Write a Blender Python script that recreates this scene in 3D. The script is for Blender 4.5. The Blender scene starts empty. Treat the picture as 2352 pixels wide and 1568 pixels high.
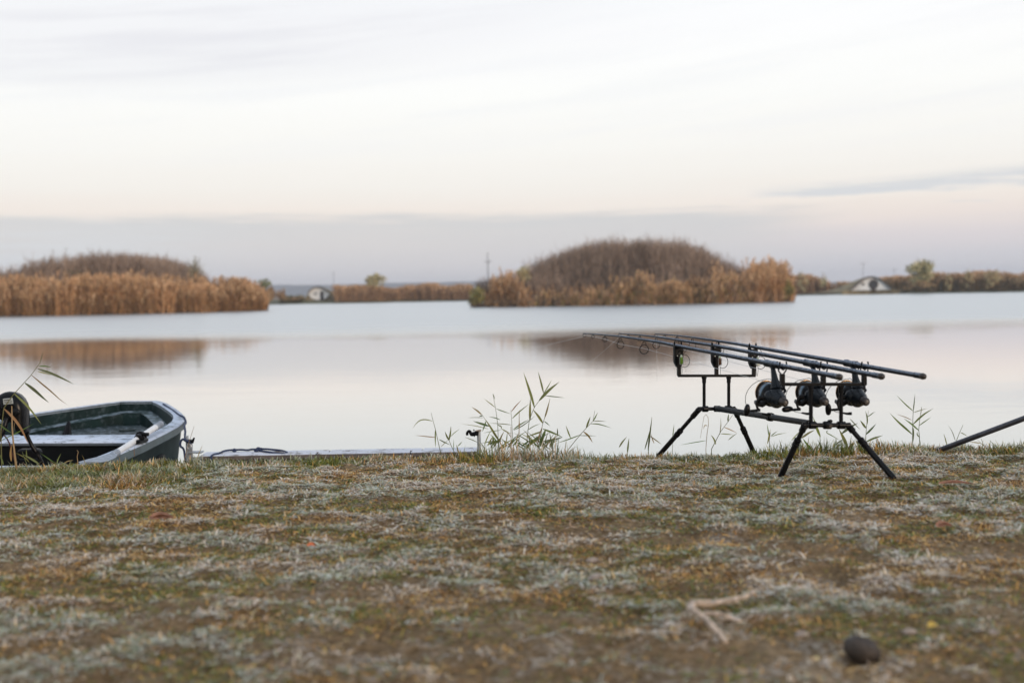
import bpy, math, random
import numpy as np
from mathutils import Vector, Matrix, Euler

R = math.radians
random.seed(7)
rng = np.random.default_rng(11)
sc = bpy.context.scene
col = sc.collection

# ------------------------------------------------------------------ camera
CAM_H = 1.15
FD, CX, CY = 2613.0, 1176.0, 784.0           # focal length and centre of a 2352 x 1568 picture (40 mm on 36 mm)
cam_d = bpy.data.cameras.new('camera')
cam = bpy.data.objects.new('camera', cam_d)
col.objects.link(cam)
cam_d.lens, cam_d.sensor_width, cam_d.sensor_fit = 40.0, 36.0, 'HORIZONTAL'
cam_d.clip_start, cam_d.clip_end = 0.05, 9000.0
cam.location = (0, 0, CAM_H)
CAM_M = Euler((R(90 - 2.367), 0, 0)).to_matrix() @ Matrix.Rotation(R(-1.015), 3, 'Z')
cam.rotation_euler = CAM_M.to_euler()
cam_d.dof.use_dof = True
cam_d.dof.focus_distance = 4.95
cam_d.dof.aperture_fstop = 2.2
cam_d.dof.aperture_blades = 9
sc.camera = cam

# ------------------------------------------------------------------ exposure
sc.view_settings.view_transform = 'Standard'
sc.view_settings.look = 'None'
sc.view_settings.gamma = 1.0
sc.view_settings.use_curve_mapping = False
sc.view_settings.exposure = 0.0
sc.cycles.use_denoising = True
sc.cycles.max_bounces = 6
sc.cycles.diffuse_bounces = 2
sc.cycles.glossy_bounces = 3
sc.cycles.volume_bounces = 0
sc.cycles.transparent_max_bounces = 4
sc.cycles.caustics_reflective = False
sc.cycles.caustics_refractive = False

# ------------------------------------------------------------------ sun
SUN_EL, SUN_AZ = R(11), R(140)               # azimuth clockwise from the view direction: behind the right shoulder
sun_d = bpy.data.lights.new('sun', 'SUN')
sun_d.energy, sun_d.angle, sun_d.color = 1.5, R(16), (1.0, 0.78, 0.58)
sun = bpy.data.objects.new('sun', sun_d)
col.objects.link(sun)
sd = Vector((math.sin(SUN_AZ) * math.cos(SUN_EL), math.cos(SUN_AZ) * math.cos(SUN_EL), math.sin(SUN_EL)))
sun.rotation_euler = (-sd).to_track_quat('-Z', 'Y').to_euler()

# ------------------------------------------------------------------ world: thin overcast over a clear sky
world = bpy.data.worlds.new('World')
sc.world = world
world.use_nodes = True
wt = world.node_tree
wt.nodes.clear()


def nd(t, kind, **kw):
    n = t.nodes.new(kind)
    for k, v in kw.items():
        if k.startswith('i_'):
            n.inputs[int(k[2:])].default_value = v
        else:
            setattr(n, k, v)
    return n


def mth(t, op, a, b=None, c=None, clamp=False):
    n = t.nodes.new('ShaderNodeMath')
    n.operation, n.use_clamp = op, clamp
    for i, v in enumerate((a, b, c)):
        if v is None:
            continue
        if isinstance(v, (int, float)):
            n.inputs[i].default_value = v
        else:
            t.links.new(v, n.inputs[i])
    return n.outputs[0]


def ramp(t, fac, stops, interp='LINEAR'):
    n = t.nodes.new('ShaderNodeValToRGB')
    n.color_ramp.interpolation = interp
    e = n.color_ramp.elements
    while len(e) > 1:
        e.remove(e[-1])
    for i, (p, c) in enumerate(stops):
        el = e[0] if i == 0 else e.new(p)
        el.position = p
        c = c if isinstance(c, (tuple, list)) else (c, c, c)
        el.color = (c[0], c[1], c[2], 1)
    t.links.new(fac, n.inputs[0])
    return n.outputs[0]


def mixc(t, fac, a, b, mode='MIX'):
    n = t.nodes.new('ShaderNodeMix')
    n.data_type, n.blend_type = 'RGBA', mode
    for s, v in ((n.inputs[0], fac), (n.inputs[6], a), (n.inputs[7], b)):
        if isinstance(v, (int, float)):
            s.default_value = v
        elif isinstance(v, (tuple, list)):
            s.default_value = (*v[:3], 1)
        else:
            t.links.new(v, s)
    return n.outputs[2]


def smooth(t, v, lo, hi, a=0.0, b=1.0):
    n = t.nodes.new('ShaderNodeMapRange')
    n.interpolation_type = 'SMOOTHSTEP'
    t.links.new(v, n.inputs[0])
    for i, x in zip((1, 2, 3, 4), (lo, hi, a, b)):
        n.inputs[i].default_value = x
    return n.outputs[0]


def noise(t, vec, scale, detail=4, rough=0.55, dim='3D'):
    n = nd(t, 'ShaderNodeTexNoise')
    n.noise_dimensions = dim
    n.inputs['Scale'].default_value, n.inputs['Detail'].default_value, n.inputs['Roughness'].default_value = scale, detail, rough
    if vec is not None:
        t.links.new(vec, n.inputs['Vector'])
    return n.outputs[0]


def s2l(r, g, b):
    f = lambda c: (c / 255 / 12.92) if c / 255 <= 0.04045 else ((c / 255 + 0.055) / 1.055) ** 2.4
    return (f(r), f(g), f(b))


def build_world(t):
    sky = nd(t, 'ShaderNodeTexSky', sky_type='NISHITA')
    sky.sun_disc = False
    sky.sun_elevation, sky.sun_rotation = SUN_EL, SUN_AZ
    tc = nd(t, 'ShaderNodeTexCoord')
    nrm = nd(t, 'ShaderNodeVectorMath', operation='NORMALIZE')
    t.links.new(tc.outputs['Generated'], nrm.inputs[0])
    sep = nd(t, 'ShaderNodeSeparateXYZ')
    t.links.new(nrm.outputs[0], sep.inputs[0])
    x, y, z = sep.outputs
    el = mth(t, 'ARCSINE', z)
    az = mth(t, 'ARCTAN2', x, y)
    # cloud coordinates: long flat streaks
    cv = nd(t, 'ShaderNodeCombineXYZ')
    t.links.new(mth(t, 'MULTIPLY', az, 1.0), cv.inputs[0])
    t.links.new(mth(t, 'MULTIPLY', el, 9.0), cv.inputs[1])
    n1 = noise(t, cv.outputs[0], 2.2, 5, 0.55)
    cv2 = nd(t, 'ShaderNodeCombineXYZ')
    t.links.new(mth(t, 'ADD', az, 7.3), cv2.inputs[0])
    t.links.new(mth(t, 'MULTIPLY', el, 26.0), cv2.inputs[1])
    n2 = noise(t, cv2.outputs[0], 3.5, 5, 0.6)
    cv3 = nd(t, 'ShaderNodeCombineXYZ')
    t.links.new(mth(t, 'MULTIPLY_ADD', az, 5.0, 3.1), cv3.inputs[0])
    t.links.new(mth(t, 'MULTIPLY', el, 75.0), cv3.inputs[1])
    n3 = noise(t, cv3.outputs[0], 1.6, 5, 0.6)
    # streaks that climb to the right
    slant = mth(t, 'SUBTRACT', el, mth(t, 'MULTIPLY', az, 0.10))
    cv4 = nd(t, 'ShaderNodeCombineXYZ')
    t.links.new(mth(t, 'MULTIPLY', az, 1.4), cv4.inputs[0])
    t.links.new(mth(t, 'MULTIPLY', slant, 24.0), cv4.inputs[1])
    n4 = noise(t, cv4.outputs[0], 2.0, 5, 0.6)
    e2 = mth(t, 'ADD', el, mth(t, 'MULTIPLY', mth(t, 'SUBTRACT', n1, 0.5), 0.022))
    e2 = mth(t, 'ADD', e2, mth(t, 'MULTIPLY', mth(t, 'SUBTRACT', n2, 0.5), 0.012))
    f = mth(t, 'MULTIPLY', mth(t, 'MAXIMUM', e2, 0.0), 2.0, clamp=True)
    clear = ramp(t, f, [
        (0.10, s2l(240, 228, 219)), (0.145, s2l(243, 233, 224)), (0.185, s2l(244, 239, 232)), (0.25, s2l(247, 245, 240)),
        (0.34, s2l(250, 250, 247)), (0.44, s2l(250, 250, 250)), (0.54, s2l(246, 248, 250)), (0.74, s2l(222, 230, 240)), (1.0, s2l(200, 214, 232))])
    low_b = ramp(t, f, [(0.0, s2l(206, 207, 212)), (0.04, s2l(212, 210, 213)), (0.09, s2l(215, 212, 212)), (0.13, s2l(211, 210, 210)), (0.16, s2l(217, 213, 211))])
    low_r = ramp(t, f, [(0.0, s2l(206, 208, 216)), (0.05, s2l(213, 211, 216)), (0.09, s2l(224, 216, 217)), (0.12, s2l(238, 226, 219)), (0.155, s2l(243, 231, 221))])
    right = smooth(t, mth(t, 'ADD', az, mth(t, 'MULTIPLY', mth(t, 'SUBTRACT', n3, 0.5), 0.10)), 0.17, 0.31)
    low = mixc(t, right, low_b, low_r)
    e3 = mth(t, 'ADD', el, mth(t, 'MULTIPLY', mth(t, 'SUBTRACT', n3, 0.5), 0.027))
    base = mixc(t, mth(t, 'MULTIPLY', smooth(t, e3, 0.0755, 0.0625), smooth(t, n1, 0.25, 0.60, 0.80, 1.0)), clear, low)
    left = smooth(t, az, -0.16, -0.42)
    lowl = mth(t, 'MULTIPLY', mth(t, 'MULTIPLY', left, smooth(t, el, 0.078, 0.045)), smooth(t, n3, 0.35, 0.65, 0.35, 1.0))
    base = mixc(t, mth(t, 'MULTIPLY', lowl, 0.55), base, s2l(220, 226, 231))
    # soft grey veil in the upper left with a climbing lower edge
    edge = mth(t, 'ADD', mth(t, 'MULTIPLY_ADD', az, 0.10, 0.186), mth(t, 'MULTIPLY', mth(t, 'MULTIPLY', az, az), 0.15))
    line = mth(t, 'ADD', mth(t, 'SUBTRACT', el, edge), mth(t, 'MULTIPLY', mth(t, 'SUBTRACT', n4, 0.5), 0.030))
    soft = mth(t, 'MAXIMUM', mth(t, 'MULTIPLY_ADD', az, 0.10, 0.050), 0.012)
    veil = mth(t, 'MULTIPLY', mth(t, 'DIVIDE', mth(t, 'ADD', line, 0.004), soft, clamp=True), smooth(t, line, 0.14, 0.03, 0.35, 1.0))
    veil = mth(t, 'MULTIPLY', veil, smooth(t, az, 0.34, -0.25))
    veil = mth(t, 'MULTIPLY', veil, smooth(t, n4, 0.30, 0.62, 1.0, 0.45))
    base = mixc(t, mth(t, 'MULTIPLY', veil, 0.95), base, s2l(229, 229, 233))
    # faint streaking of the whole layer
    base = mixc(t, mth(t, 'MULTIPLY', smooth(t, n4, 0.44, 0.66), mth(t, 'MULTIPLY', smooth(t, el, 0.09, 0.16), 0.32)), base, s2l(236, 237, 240))
    # long wedge of grey cloud on the right and scraps below it
    up_e = mth(t, 'MULTIPLY_ADD', mth(t, 'SUBTRACT', az, 0.20), 0.048, 0.0860)
    e5 = mth(t, 'ADD', el, mth(t, 'MULTIPLY', mth(t, 'SUBTRACT', n3, 0.5), 0.022))
    wdg = mth(t, 'MULTIPLY', smooth(t, mth(t, 'SUBTRACT', up_e, e5), -0.003, 0.006), smooth(t, e5, 0.0785, 0.0825))
    wdg = mth(t, 'MULTIPLY', wdg, mth(t, 'MULTIPLY', smooth(t, az, 0.195, 0.245), smooth(t, n3, 0.38, 0.56, 0.20, 1.0)))
    base = mixc(t, mth(t, 'MULTIPLY', wdg, 0.85), base, s2l(211, 214, 218))
    scr = mth(t, 'MULTIPLY', smooth(t, n3, 0.56, 0.66), mth(t, 'MULTIPLY', smooth(t, el, 0.060, 0.067), smooth(t, el, 0.079, 0.073)))
    scr = mth(t, 'MULTIPLY', scr, smooth(t, az, 0.05, 0.22))
    base = mixc(t, mth(t, 'MULTIPLY', scr, 0.7), base, s2l(216, 215, 218))
    below = smooth(t, z, -0.02, 0.0)
    base = mixc(t, below, s2l(150, 145, 138), base)
    scl = mixc(t, 1.0, base, (10.0, 10.0, 10.0), 'MULTIPLY')
    mixed = mixc(t, 0.05, scl, sky.outputs[0])
    bg = nd(t, 'ShaderNodeBackground')
    bg.inputs['Strength'].default_value = 0.112
    t.links.new(mixed, bg.inputs[0])
    out = nd(t, 'ShaderNodeOutputWorld')
    t.links.new(bg.outputs[0], out.inputs[0])


build_world(wt)


# ------------------------------------------------------------------ projection helpers (a pixel of the photo at a known distance)
def at(x, y, Y):
    d = CAM_M @ Vector(((x - CX) / FD, -(y - CY) / FD, -1.0))
    return Vector((0, 0, CAM_H)) + d * (Y / d.y)


def px(p):
    v = CAM_M.transposed() @ (Vector(p) - Vector((0, 0, CAM_H)))
    return (CX + FD * v.x / -v.z, CY - FD * v.y / -v.z)


def crop(ox, oy, s):
    return lambda x, y: ((ox + x / s) / 1.0884, (oy + y / s) / 1.0884)


w1, w2, w3 = crop(1420, 800, 3.672), crop(1820, 860, 4.3556), crop(0, 860, 4.519)
w3b, w4, w7, w8 = crop(0, 960, 7.465), crop(430, 1060, 7.127), crop(1020, 920, 4.523), crop(2200, 960, 5.228)
wr = crop(1600, 1400, 2.45)


# ------------------------------------------------------------------ value noise in numpy
class VN:
    def __init__(self, seed):
        self.t = np.random.default_rng(seed).random((256, 256))

    def one(self, x, y):
        xi, yi = np.floor(x).astype(int), np.floor(y).astype(int)
        fx, fy = x - xi, y - yi
        fx, fy = fx * fx * (3 - 2 * fx), fy * fy * (3 - 2 * fy)
        a, b = self.t[xi & 255, yi & 255], self.t[(xi + 1) & 255, yi & 255]
        c, d = self.t[xi & 255, (yi + 1) & 255], self.t[(xi + 1) & 255, (yi + 1) & 255]
        return (a * (1 - fx) + b * fx) * (1 - fy) + (c * (1 - fx) + d * fx) * fy

    def __call__(self, x, y, o=3):
        s, a, w = 0, 0, 1.0
        for k in range(o):
            s = s + w * self.one(x * 2 ** k + 17.3 * k, y * 2 ** k + 5.1 * k)
            a += w
            w *= 0.5
        return s / a


vn_h, vn_f, vn_g, vn_s, vn_c = VN(1), VN(2), VN(3), VN(4), VN(5)


def gz(x, y):
    x, y = np.asarray(x, float), np.asarray(y, float)
    yc = 5.06 + 0.10 * (vn_c(x * 1.3, x * 0 + 3.3, 2) - 0.5)
    z = 0.508 - 0.07 * np.clip(y - 3.7, 0, None) * (y < 60)
    z = z - 0.006 + 0.026 * (vn_h(x * 1.7, y * 1.7, 3) - 0.5) + 0.028 * (vn_g(x * 8.5, y * 12.0, 2) - 0.5) + 0.022 * (vn_f(x * 17, y * 24, 2) - 0.5)
    z = z + 0.013 * np.exp(-((x + 0.25) / 0.60) ** 2) * np.clip((y - 4.5) / 0.5, 0, 1) * (y < 8)
    t = np.clip((y - yc) / 0.50, 0, 1)
    t2 = t * t * (3 - 2 * t)
    z = z * (1 - t2) - 0.40 * t2
    return z


def gz1(x, y):
    return float(gz(np.array([x]), np.array([y]))[0])


def ground_hit(x, y, lift=0.0):
    """the point of the bank under a pixel"""
    lo, hi = 1.0, 5.05
    for _ in range(40):
        m = (lo + hi) / 2
        p = at(x, y, m)
        if p.z > gz1(p.x, p.y) + lift:
            lo = m
        else:
            hi = m
    return at(x, y, lo)


# ------------------------------------------------------------------ objects
def tag(o, label=None, cat=None, group=None, kind=None):
    for k, v in (('label', label), ('category', cat), ('group', group), ('kind', kind)):
        if v:
            o[k] = v
    return o


def empty(name, loc, label=None, cat=None, group=None, rot=(0, 0, 0)):
    o = bpy.data.objects.new(name, None)
    o.empty_display_size = 0.1
    o.location, o.rotation_euler = loc, rot
    col.objects.link(o)
    return tag(o, label, cat, group)


def root_of(o):
    while o.parent:
        o = o.parent
    return o


class MB:
    """collects shapes into one mesh"""

    def __init__(self):
        self.v, self.f, self.c = [], [], []

    def add(self, vs, fs, colr=None):
        b = len(self.v)
        self.v += [Vector(p) for p in vs]
        self.f += [tuple(i + b for i in f) for f in fs]
        self.c += [colr or (1, 1, 1)] * len(vs)
        return self

    def tube(self, pts, rad, n=10, cap=True, closed=False, colr=None):
        pts = [Vector(p) for p in pts]
        m = len(pts)
        if isinstance(rad, (int, float)):
            rad = [rad] * m
        vs, fs = [], []
        prev = None
        for i, p in enumerate(pts):
            if closed:
                d = pts[(i + 1) % m] - pts[i - 1]
            else:
                d = pts[min(i + 1, m - 1)] - pts[max(i - 1, 0)]
            if d.length < 1e-9:
                d = prev_d
            d = d.normalized()
            prev_d = d
            if prev is None:
                up = Vector((0, 0, 1)) if abs(d.z) < 0.9 else Vector((1, 0, 0))
                a = d.cross(up).normalized()
            else:
                a = (prev - d * prev.dot(d))
                a = a.normalized() if a.length > 1e-6 else d.orthogonal().normalized()
            prev = a
            b = d.cross(a)
            for k in range(n):
                t = 2 * math.pi * k / n
                vs.append(p + (a * math.cos(t) + b * math.sin(t)) * rad[i])
        segs = m if closed else m - 1
        for i in range(segs):
            j = (i + 1) % m
            for k in range(n):
                q = (k + 1) % n
                fs.append((i * n + k, i * n + q, j * n + q, j * n + k))
        if cap and not closed:
            fs.append(tuple(range(n))[::-1])
            fs.append(tuple((m - 1) * n + k for k in range(n)))
        return self.add(vs, fs, colr)

    def rod(self, a, b, stops, n=12):
        """turned bar from a to b: stops = [(fraction, radius)...]"""
        a, b = Vector(a), Vector(b)
        return self.tube([a.lerp(b, s) for s, _ in stops], [r for _, r in stops], n)

    def box(self, c, sx, sy, sz, rot=None, bev=0.0):
        c = Vector(c)
        m = rot if rot is not None else Matrix.Identity(3)
        bv = min(bev, sx * 0.45, sy * 0.45, sz * 0.45)
        if bv <= 0:
            vs = [c + m @ Vector((sx * x / 2, sy * y / 2, sz * z / 2)) for z in (-1, 1) for y in (-1, 1) for x in (-1, 1)]
            return self.add(vs, [(0, 2, 3, 1), (4, 5, 7, 6), (0, 1, 5, 4), (2, 6, 7, 3), (0, 4, 6, 2), (1, 3, 7, 5)])
        loops = []
        for z, ins in ((-sz / 2, bv), (-sz / 2 + bv, 0), (sz / 2 - bv, 0), (sz / 2, bv)):
            X, Y_ = sx / 2 - ins, sy / 2 - ins
            q = bv * 0.7 if ins == 0 else bv * 0.5
            loops.append([(X, Y_ - q, z), (X - q, Y_, z), (-X + q, Y_, z), (-X, Y_ - q, z), (-X, -Y_ + q, z), (-X + q, -Y_, z), (X - q, -Y_, z), (X, -Y_ + q, z)])
        vs = [c + m @ Vector(p) for L in loops for p in L]
        fs = [(i * 8 + k, i * 8 + (k + 1) % 8, (i + 1) * 8 + (k + 1) % 8, (i + 1) * 8 + k) for i in range(3) for k in range(8)]
        fs += [tuple(range(8))[::-1], tuple(24 + k for k in range(8))]
        return self.add(vs, fs)

    def ell(self, c, rx, ry, rz, rot=None, nu=14, nv=9, jit=0.0, flat=None):
        c = Vector(c)
        m = rot if rot is not None else Matrix.Identity(3)
        vs, fs = [], []
        for j in range(nv + 1):
            th = math.pi * j / nv
            for i in range(nu):
                ph = 2 * math.pi * i / nu
                k = 1 + (random.uniform(-jit, jit) if 0 < j < nv else 0)
                p = Vector((rx * math.sin(th) * math.cos(ph) * k, ry * math.sin(th) * math.sin(ph) * k, rz * math.cos(th) * k))
                vs.append(c + m @ p)
        for j in range(nv):
            for i in range(nu):
                fs.append((j * nu + i, (j + 1) * nu + i, (j + 1) * nu + (i + 1) % nu, j * nu + (i + 1) % nu))
        return self.add(vs, fs)

    def prism(self, outline, thick, org, ax, ay, an):
        """outline (x, y) in the frame org + ax, ay, extruded both ways along an"""
        org, ax, ay, an = Vector(org), Vector(ax), Vector(ay), Vector(an)
        n = len(outline)
        vs = [org + ax * x + ay * y + an * s * thick / 2 for s in (-1, 1) for x, y in outline]
        fs = [tuple(range(n))[::-1], tuple(n + i for i in range(n))]
        fs += [(i, (i + 1) % n, n + (i + 1) % n, n + i) for i in range(n)]
        return self.add(vs, fs)

    def leaf(self, pts, width, nrm, colr=None, fold=0.25):
        """long blade with a keel along a polyline"""
        pts = [Vector(p) for p in pts]
        # resample
        out = []
        segs = [(pts[i + 1] - pts[i]).length for i in range(len(pts) - 1)]
        L = sum(segs)
        N = 9
        for k in range(N):
            s = L * k / (N - 1)
            i = 0
            while i < len(segs) - 1 and s > segs[i]:
                s -= segs[i]
                i += 1
            out.append(pts[i].lerp(pts[i + 1], min(1, s / max(segs[i], 1e-9))))
        for _ in range(2):
            out = [out[0]] + [(out[i - 1] + out[i] * 2 + out[i + 1]) / 4 for i in range(1, N - 1)] + [out[-1]]
        prof = [0.35, 0.75, 0.97, 1.0, 0.92, 0.78, 0.58, 0.32, 0.03]
        vs, fs = [], []
        for k, p in enumerate(out):
            d = (out[min(k + 1, N - 1)] - out[max(k - 1, 0)]).normalized()
            side = d.cross(Vector(nrm)).normalized()
            n2 = side.cross(d)
            w = width / 2 * prof[k]
            vs += [p - side * w + n2 * w * fold, p, p + side * w + n2 * w * fold]
        for k in range(N - 1):
            a = k * 3
            fs += [(a, a + 1, a + 4, a + 3), (a + 1, a + 2, a + 5, a + 4)]
        return self.add(vs, fs, colr)

    def build(self, name, mat, parent=None, smooth_=True, origin=None, colors=False, kind=None):
        """verts are in the space of the parent chain's root when there is a parent (world minus root location), else around origin"""
        off = Vector((0, 0, 0))
        if parent is not None and origin is None:
            off = root_of(parent).location
        if origin is not None:
            off = Vector(origin)
        me = bpy.data.meshes.new(name)
        me.from_pydata([tuple(p - off) for p in self.v], [], self.f)
        if smooth_:
            me.polygons.foreach_set('use_smooth', [True] * len(me.polygons))
            try:
                me.set_sharp_from_angle(angle=R(42))
            except Exception:
                pass
        if colors:
            a = me.color_attributes.new('tint', 'FLOAT_COLOR', 'POINT')
            a.data.foreach_set('color', np.array([(*c, 1) for c in self.c], dtype=np.float32).ravel())
        me.materials.append(mat)
        me.update()
        o = bpy.data.objects.new(name, me)
        col.objects.link(o)
        if parent is not None:
            o.parent = parent
        elif origin is not None:
            o.location = off
        if kind:
            o['kind'] = kind
        return o


def local(o, loc, rot=None):
    o.location = loc
    if rot is not None:
        o.rotation_euler = rot
    return o


def np_mesh(name, verts, tris, mat, colors=None, kind=None, parent=None, smooth_=False):
    me = bpy.data.meshes.new(name)
    me.vertices.add(len(verts))
    me.vertices.foreach_set('co', np.ascontiguousarray(verts, dtype=np.float32).ravel())
    me.loops.add(len(tris) * 3)
    me.loops.foreach_set('vertex_index', np.ascontiguousarray(tris, dtype=np.int32).ravel())
    me.polygons.add(len(tris))
    me.polygons.foreach_set('loop_start', np.arange(0, len(tris) * 3, 3, dtype=np.int32))
    if smooth_:
        me.polygons.foreach_set('use_smooth', np.ones(len(tris), dtype=bool))
    me.update()
    if colors is not None:
        a = me.color_attributes.new('tint', 'FLOAT_COLOR', 'POINT')
        c4 = np.ones((len(verts), 4), dtype=np.float32)
        c4[:, :3] = colors
        a.data.foreach_set('color', c4.ravel())
    me.materials.append(mat)
    o = bpy.data.objects.new(name, me)
    col.objects.link(o)
    if parent is not None:
        o.parent = parent
    if kind:
        o['kind'] = kind
    return o


# ------------------------------------------------------------------ materials
def material(name, colr, rough=0.5, metal=0.0, var=0.15, vscale=30, frost=0.0, fscale=60, bump=0.0, bscale=120, frost_up=True, spec=0.5, frost_col=(0.55, 0.60, 0.68)):
    m = bpy.data.materials.new(name)
    m.use_nodes = True
    t = m.node_tree
    b = t.nodes['Principled BSDF']
    tc = nd(t, 'ShaderNodeTexCoord')
    gm = nd(t, 'ShaderNodeNewGeometry')
    pos = gm.outputs['Position']
    n = noise(t, pos, vscale, 4, 0.6)
    dark = tuple(c * (1 - var) for c in colr)
    lite = tuple(min(1, c * (1 + var)) for c in colr)
    c = mixc(t, smooth(t, n, 0.3, 0.7), dark, lite)
    rsock = rough
    if frost > 0:
        fn = noise(t, pos, fscale, 5, 0.7)
        mask = smooth(t, fn, 0.62 - 0.30 * frost, 0.80 - 0.30 * frost)
        if frost_up:
            sp = nd(t, 'ShaderNodeSeparateXYZ')
            t.links.new(gm.outputs['Normal'], sp.inputs[0])
            mask = mth(t, 'MULTIPLY', mask, smooth(t, sp.outputs[2], -0.05, 0.75))
        mask = mth(t, 'MULTIPLY', mask, min(1.0, 0.35 + frost * 0.65))
        c = mixc(t, mask, c, frost_col)
        rsock = mth(t, 'MULTIPLY_ADD', mask, 0.75 - rough if rough < 0.75 else 0.0, rough)
    t.links.new(c, b.inputs['Base Color'])
    if isinstance(rsock, (int, float)):
        b.inputs['Roughness'].default_value = rsock
    else:
        t.links.new(rsock, b.inputs['Roughness'])
    b.inputs['Metallic'].default_value = metal
    b.inputs['Specular IOR Level'].default_value = spec
    if bump > 0:
        bn = nd(t, 'ShaderNodeBump')
        bn.inputs['Strength'].default_value = bump
        bn.inputs['Distance'].default_value = 0.01
        t.links.new(noise(t, pos, bscale, 4, 0.6), bn.inputs['Height'])
        t.links.new(bn.outputs[0], b.inputs['Normal'])
    return m


def tint_material(name, rough=0.8, spec=0.2, trans=0.0):
    m = bpy.data.materials.new(name)
    m.use_nodes = True
    t = m.node_tree
    b = t.nodes['Principled BSDF']
    a = nd(t, 'ShaderNodeVertexColor', layer_name='tint')
    t.links.new(a.outputs[0], b.inputs['Base Color'])
    b.inputs['Roughness'].default_value = rough
    b.inputs['Specular IOR Level'].default_value = spec
    if trans > 0:
        tr = nd(t, 'ShaderNodeBsdfTranslucent')
        t.links.new(a.outputs[0], tr.inputs[0])
        mx = nd(t, 'ShaderNodeMixShader')
        mx.inputs[0].default_value = trans
        t.links.new(b.outputs[0], mx.inputs[1])
        t.links.new(tr.outputs[0], mx.inputs[2])
        t.links.new(mx.outputs[0], t.nodes['Material Output'].inputs[0])
    return m


M = {}
M['grass'] = tint_material('grass_blades', 0.75, 0.25)
M['veg'] = tint_material('dry_vegetation', 0.9, 0.1)
M['leafy'] = tint_material('reed_leaf', 0.55, 0.35, 0.25)
M['black'] = material('black_anodised', (0.006, 0.006, 0.007), 0.38, 0.0, 0.3, 60, spec=0.10)
M['pod'] = material('pod_metal', (0.008, 0.008, 0.009), 0.24, 0.0, 0.3, 40, spec=0.16)
M['bar'] = material('pod_main_bar', (0.010, 0.011, 0.013), 0.42, 0.0, 0.3, 40, frost=0.42, fscale=180, spec=0.10, frost_col=(0.13, 0.155, 0.19))
M['carbon'] = material('frosted_rod_blank', (0.010, 0.011, 0.014), 0.45, 0.0, 0.4, 80, frost=0.80, fscale=170, spec=0.08, frost_col=(0.30, 0.35, 0.43))
M['guide'] = material('guide_wire', (0.008, 0.008, 0.009), 0.3, 0.5)
M['reelbody'] = material('reel_body', (0.009, 0.012, 0.016), 0.26, 0.0, 0.3, 50, frost=0.10, fscale=200, spec=0.22, frost_col=(0.13, 0.17, 0.22))
M['reelblk'] = material('reel_black', (0.005, 0.005, 0.006), 0.28, spec=0.16)
M['spool'] = material('spool_metal', (0.10, 0.15, 0.20), 0.28, 0.75, 0.15, 50)
M['gold'] = material('spool_lip', (0.42, 0.24, 0.10), 0.25, 0.9)
M['bronze'] = material('bronze_cap', (0.022, 0.015, 0.012), 0.35, 0.0, spec=0.5)
M['wire'] = material('bail_wire', (0.18, 0.17, 0.15), 0.3, 0.8)
M['line'] = material('nylon_line', (0.65, 0.65, 0.63), 0.3)
M['green_bob'] = material('green_bobbin', (0.10, 0.20, 0.02), 0.25)
M['brown_bob'] = material('brown_bobbin', (0.10, 0.05, 0.03), 0.25)
M['white_bob'] = material('white_bobbin', (0.62, 0.64, 0.58), 0.35)
M['clearish'] = material('pale_plastic', (0.45, 0.52, 0.42), 0.3)
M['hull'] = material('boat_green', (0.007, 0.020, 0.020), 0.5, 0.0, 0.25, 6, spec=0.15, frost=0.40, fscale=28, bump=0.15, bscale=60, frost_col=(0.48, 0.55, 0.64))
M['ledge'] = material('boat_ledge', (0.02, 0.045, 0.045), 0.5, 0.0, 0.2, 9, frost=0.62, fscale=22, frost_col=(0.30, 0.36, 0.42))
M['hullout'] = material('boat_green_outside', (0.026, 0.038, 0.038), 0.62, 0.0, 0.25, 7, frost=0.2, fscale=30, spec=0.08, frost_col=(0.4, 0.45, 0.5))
M['rim'] = material('boat_rim', (0.08, 0.11, 0.12), 0.5, 0.0, 0.2, 9, frost=1.0, fscale=16, frost_col=(0.50, 0.56, 0.66))
M['bench'] = material('boat_bench', (0.10, 0.12, 0.14), 0.5, 0.0, 0.2, 9, frost=1.0, fscale=14, frost_col=(0.60, 0.66, 0.76))
M['dark_shade_in'] = material('boat_inside_dark_shade', (0.004, 0.005, 0.006), 0.6, spec=0.15)  # dark plywood, and shade inside the boat put into the colour
M['oar'] = material('white_oar', (0.74, 0.75, 0.76), 0.4, 0, 0.06, 20)
M['oargrey'] = material('oar_grey', (0.26, 0.29, 0.34), 0.6, 0, 0.2, 30, frost=0.4)
M['motor'] = material('motor_black', (0.004, 0.004, 0.005), 0.25, 0, 0.2, 40, spec=0.18)
M['sticker'] = material('sticker', (0.42, 0.44, 0.42), 0.5, 0, 0.08, 90)
M['ink'] = material('sticker_print', (0.05, 0.05, 0.05), 0.6)
M['rope'] = material('blue_rope', (0.022, 0.035, 0.085), 0.8, 0, 0.35, 200, frost=0.25, fscale=150, bump=0.5, bscale=400)
M['galv'] = material('galvanised_metal', (0.36, 0.38, 0.40), 0.45, 0.5, 0.25, 40, frost=0.3)
M['board'] = material('frosted_board', (0.13, 0.10, 0.085), 0.7, 0, 0.3, 12, frost=1.0, fscale=10, frost_col=(0.62, 0.64, 0.70), bump=0.2)
M['fascia'] = material('dark_timber', (0.045, 0.022, 0.014), 0.7, 0, 0.4, 25, bump=0.3)
M['pole'] = material('net_pole', (0.035, 0.035, 0.042), 0.4, 0.2, 0.3, 30, frost=0.55, fscale=170, frost_col=(0.20, 0.20, 0.25))
M['stone'] = material('dark_stone', (0.042, 0.030, 0.022), 0.7, 0, 0.4, 45, frost=0.15, bump=0.4, bscale=90)
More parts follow.
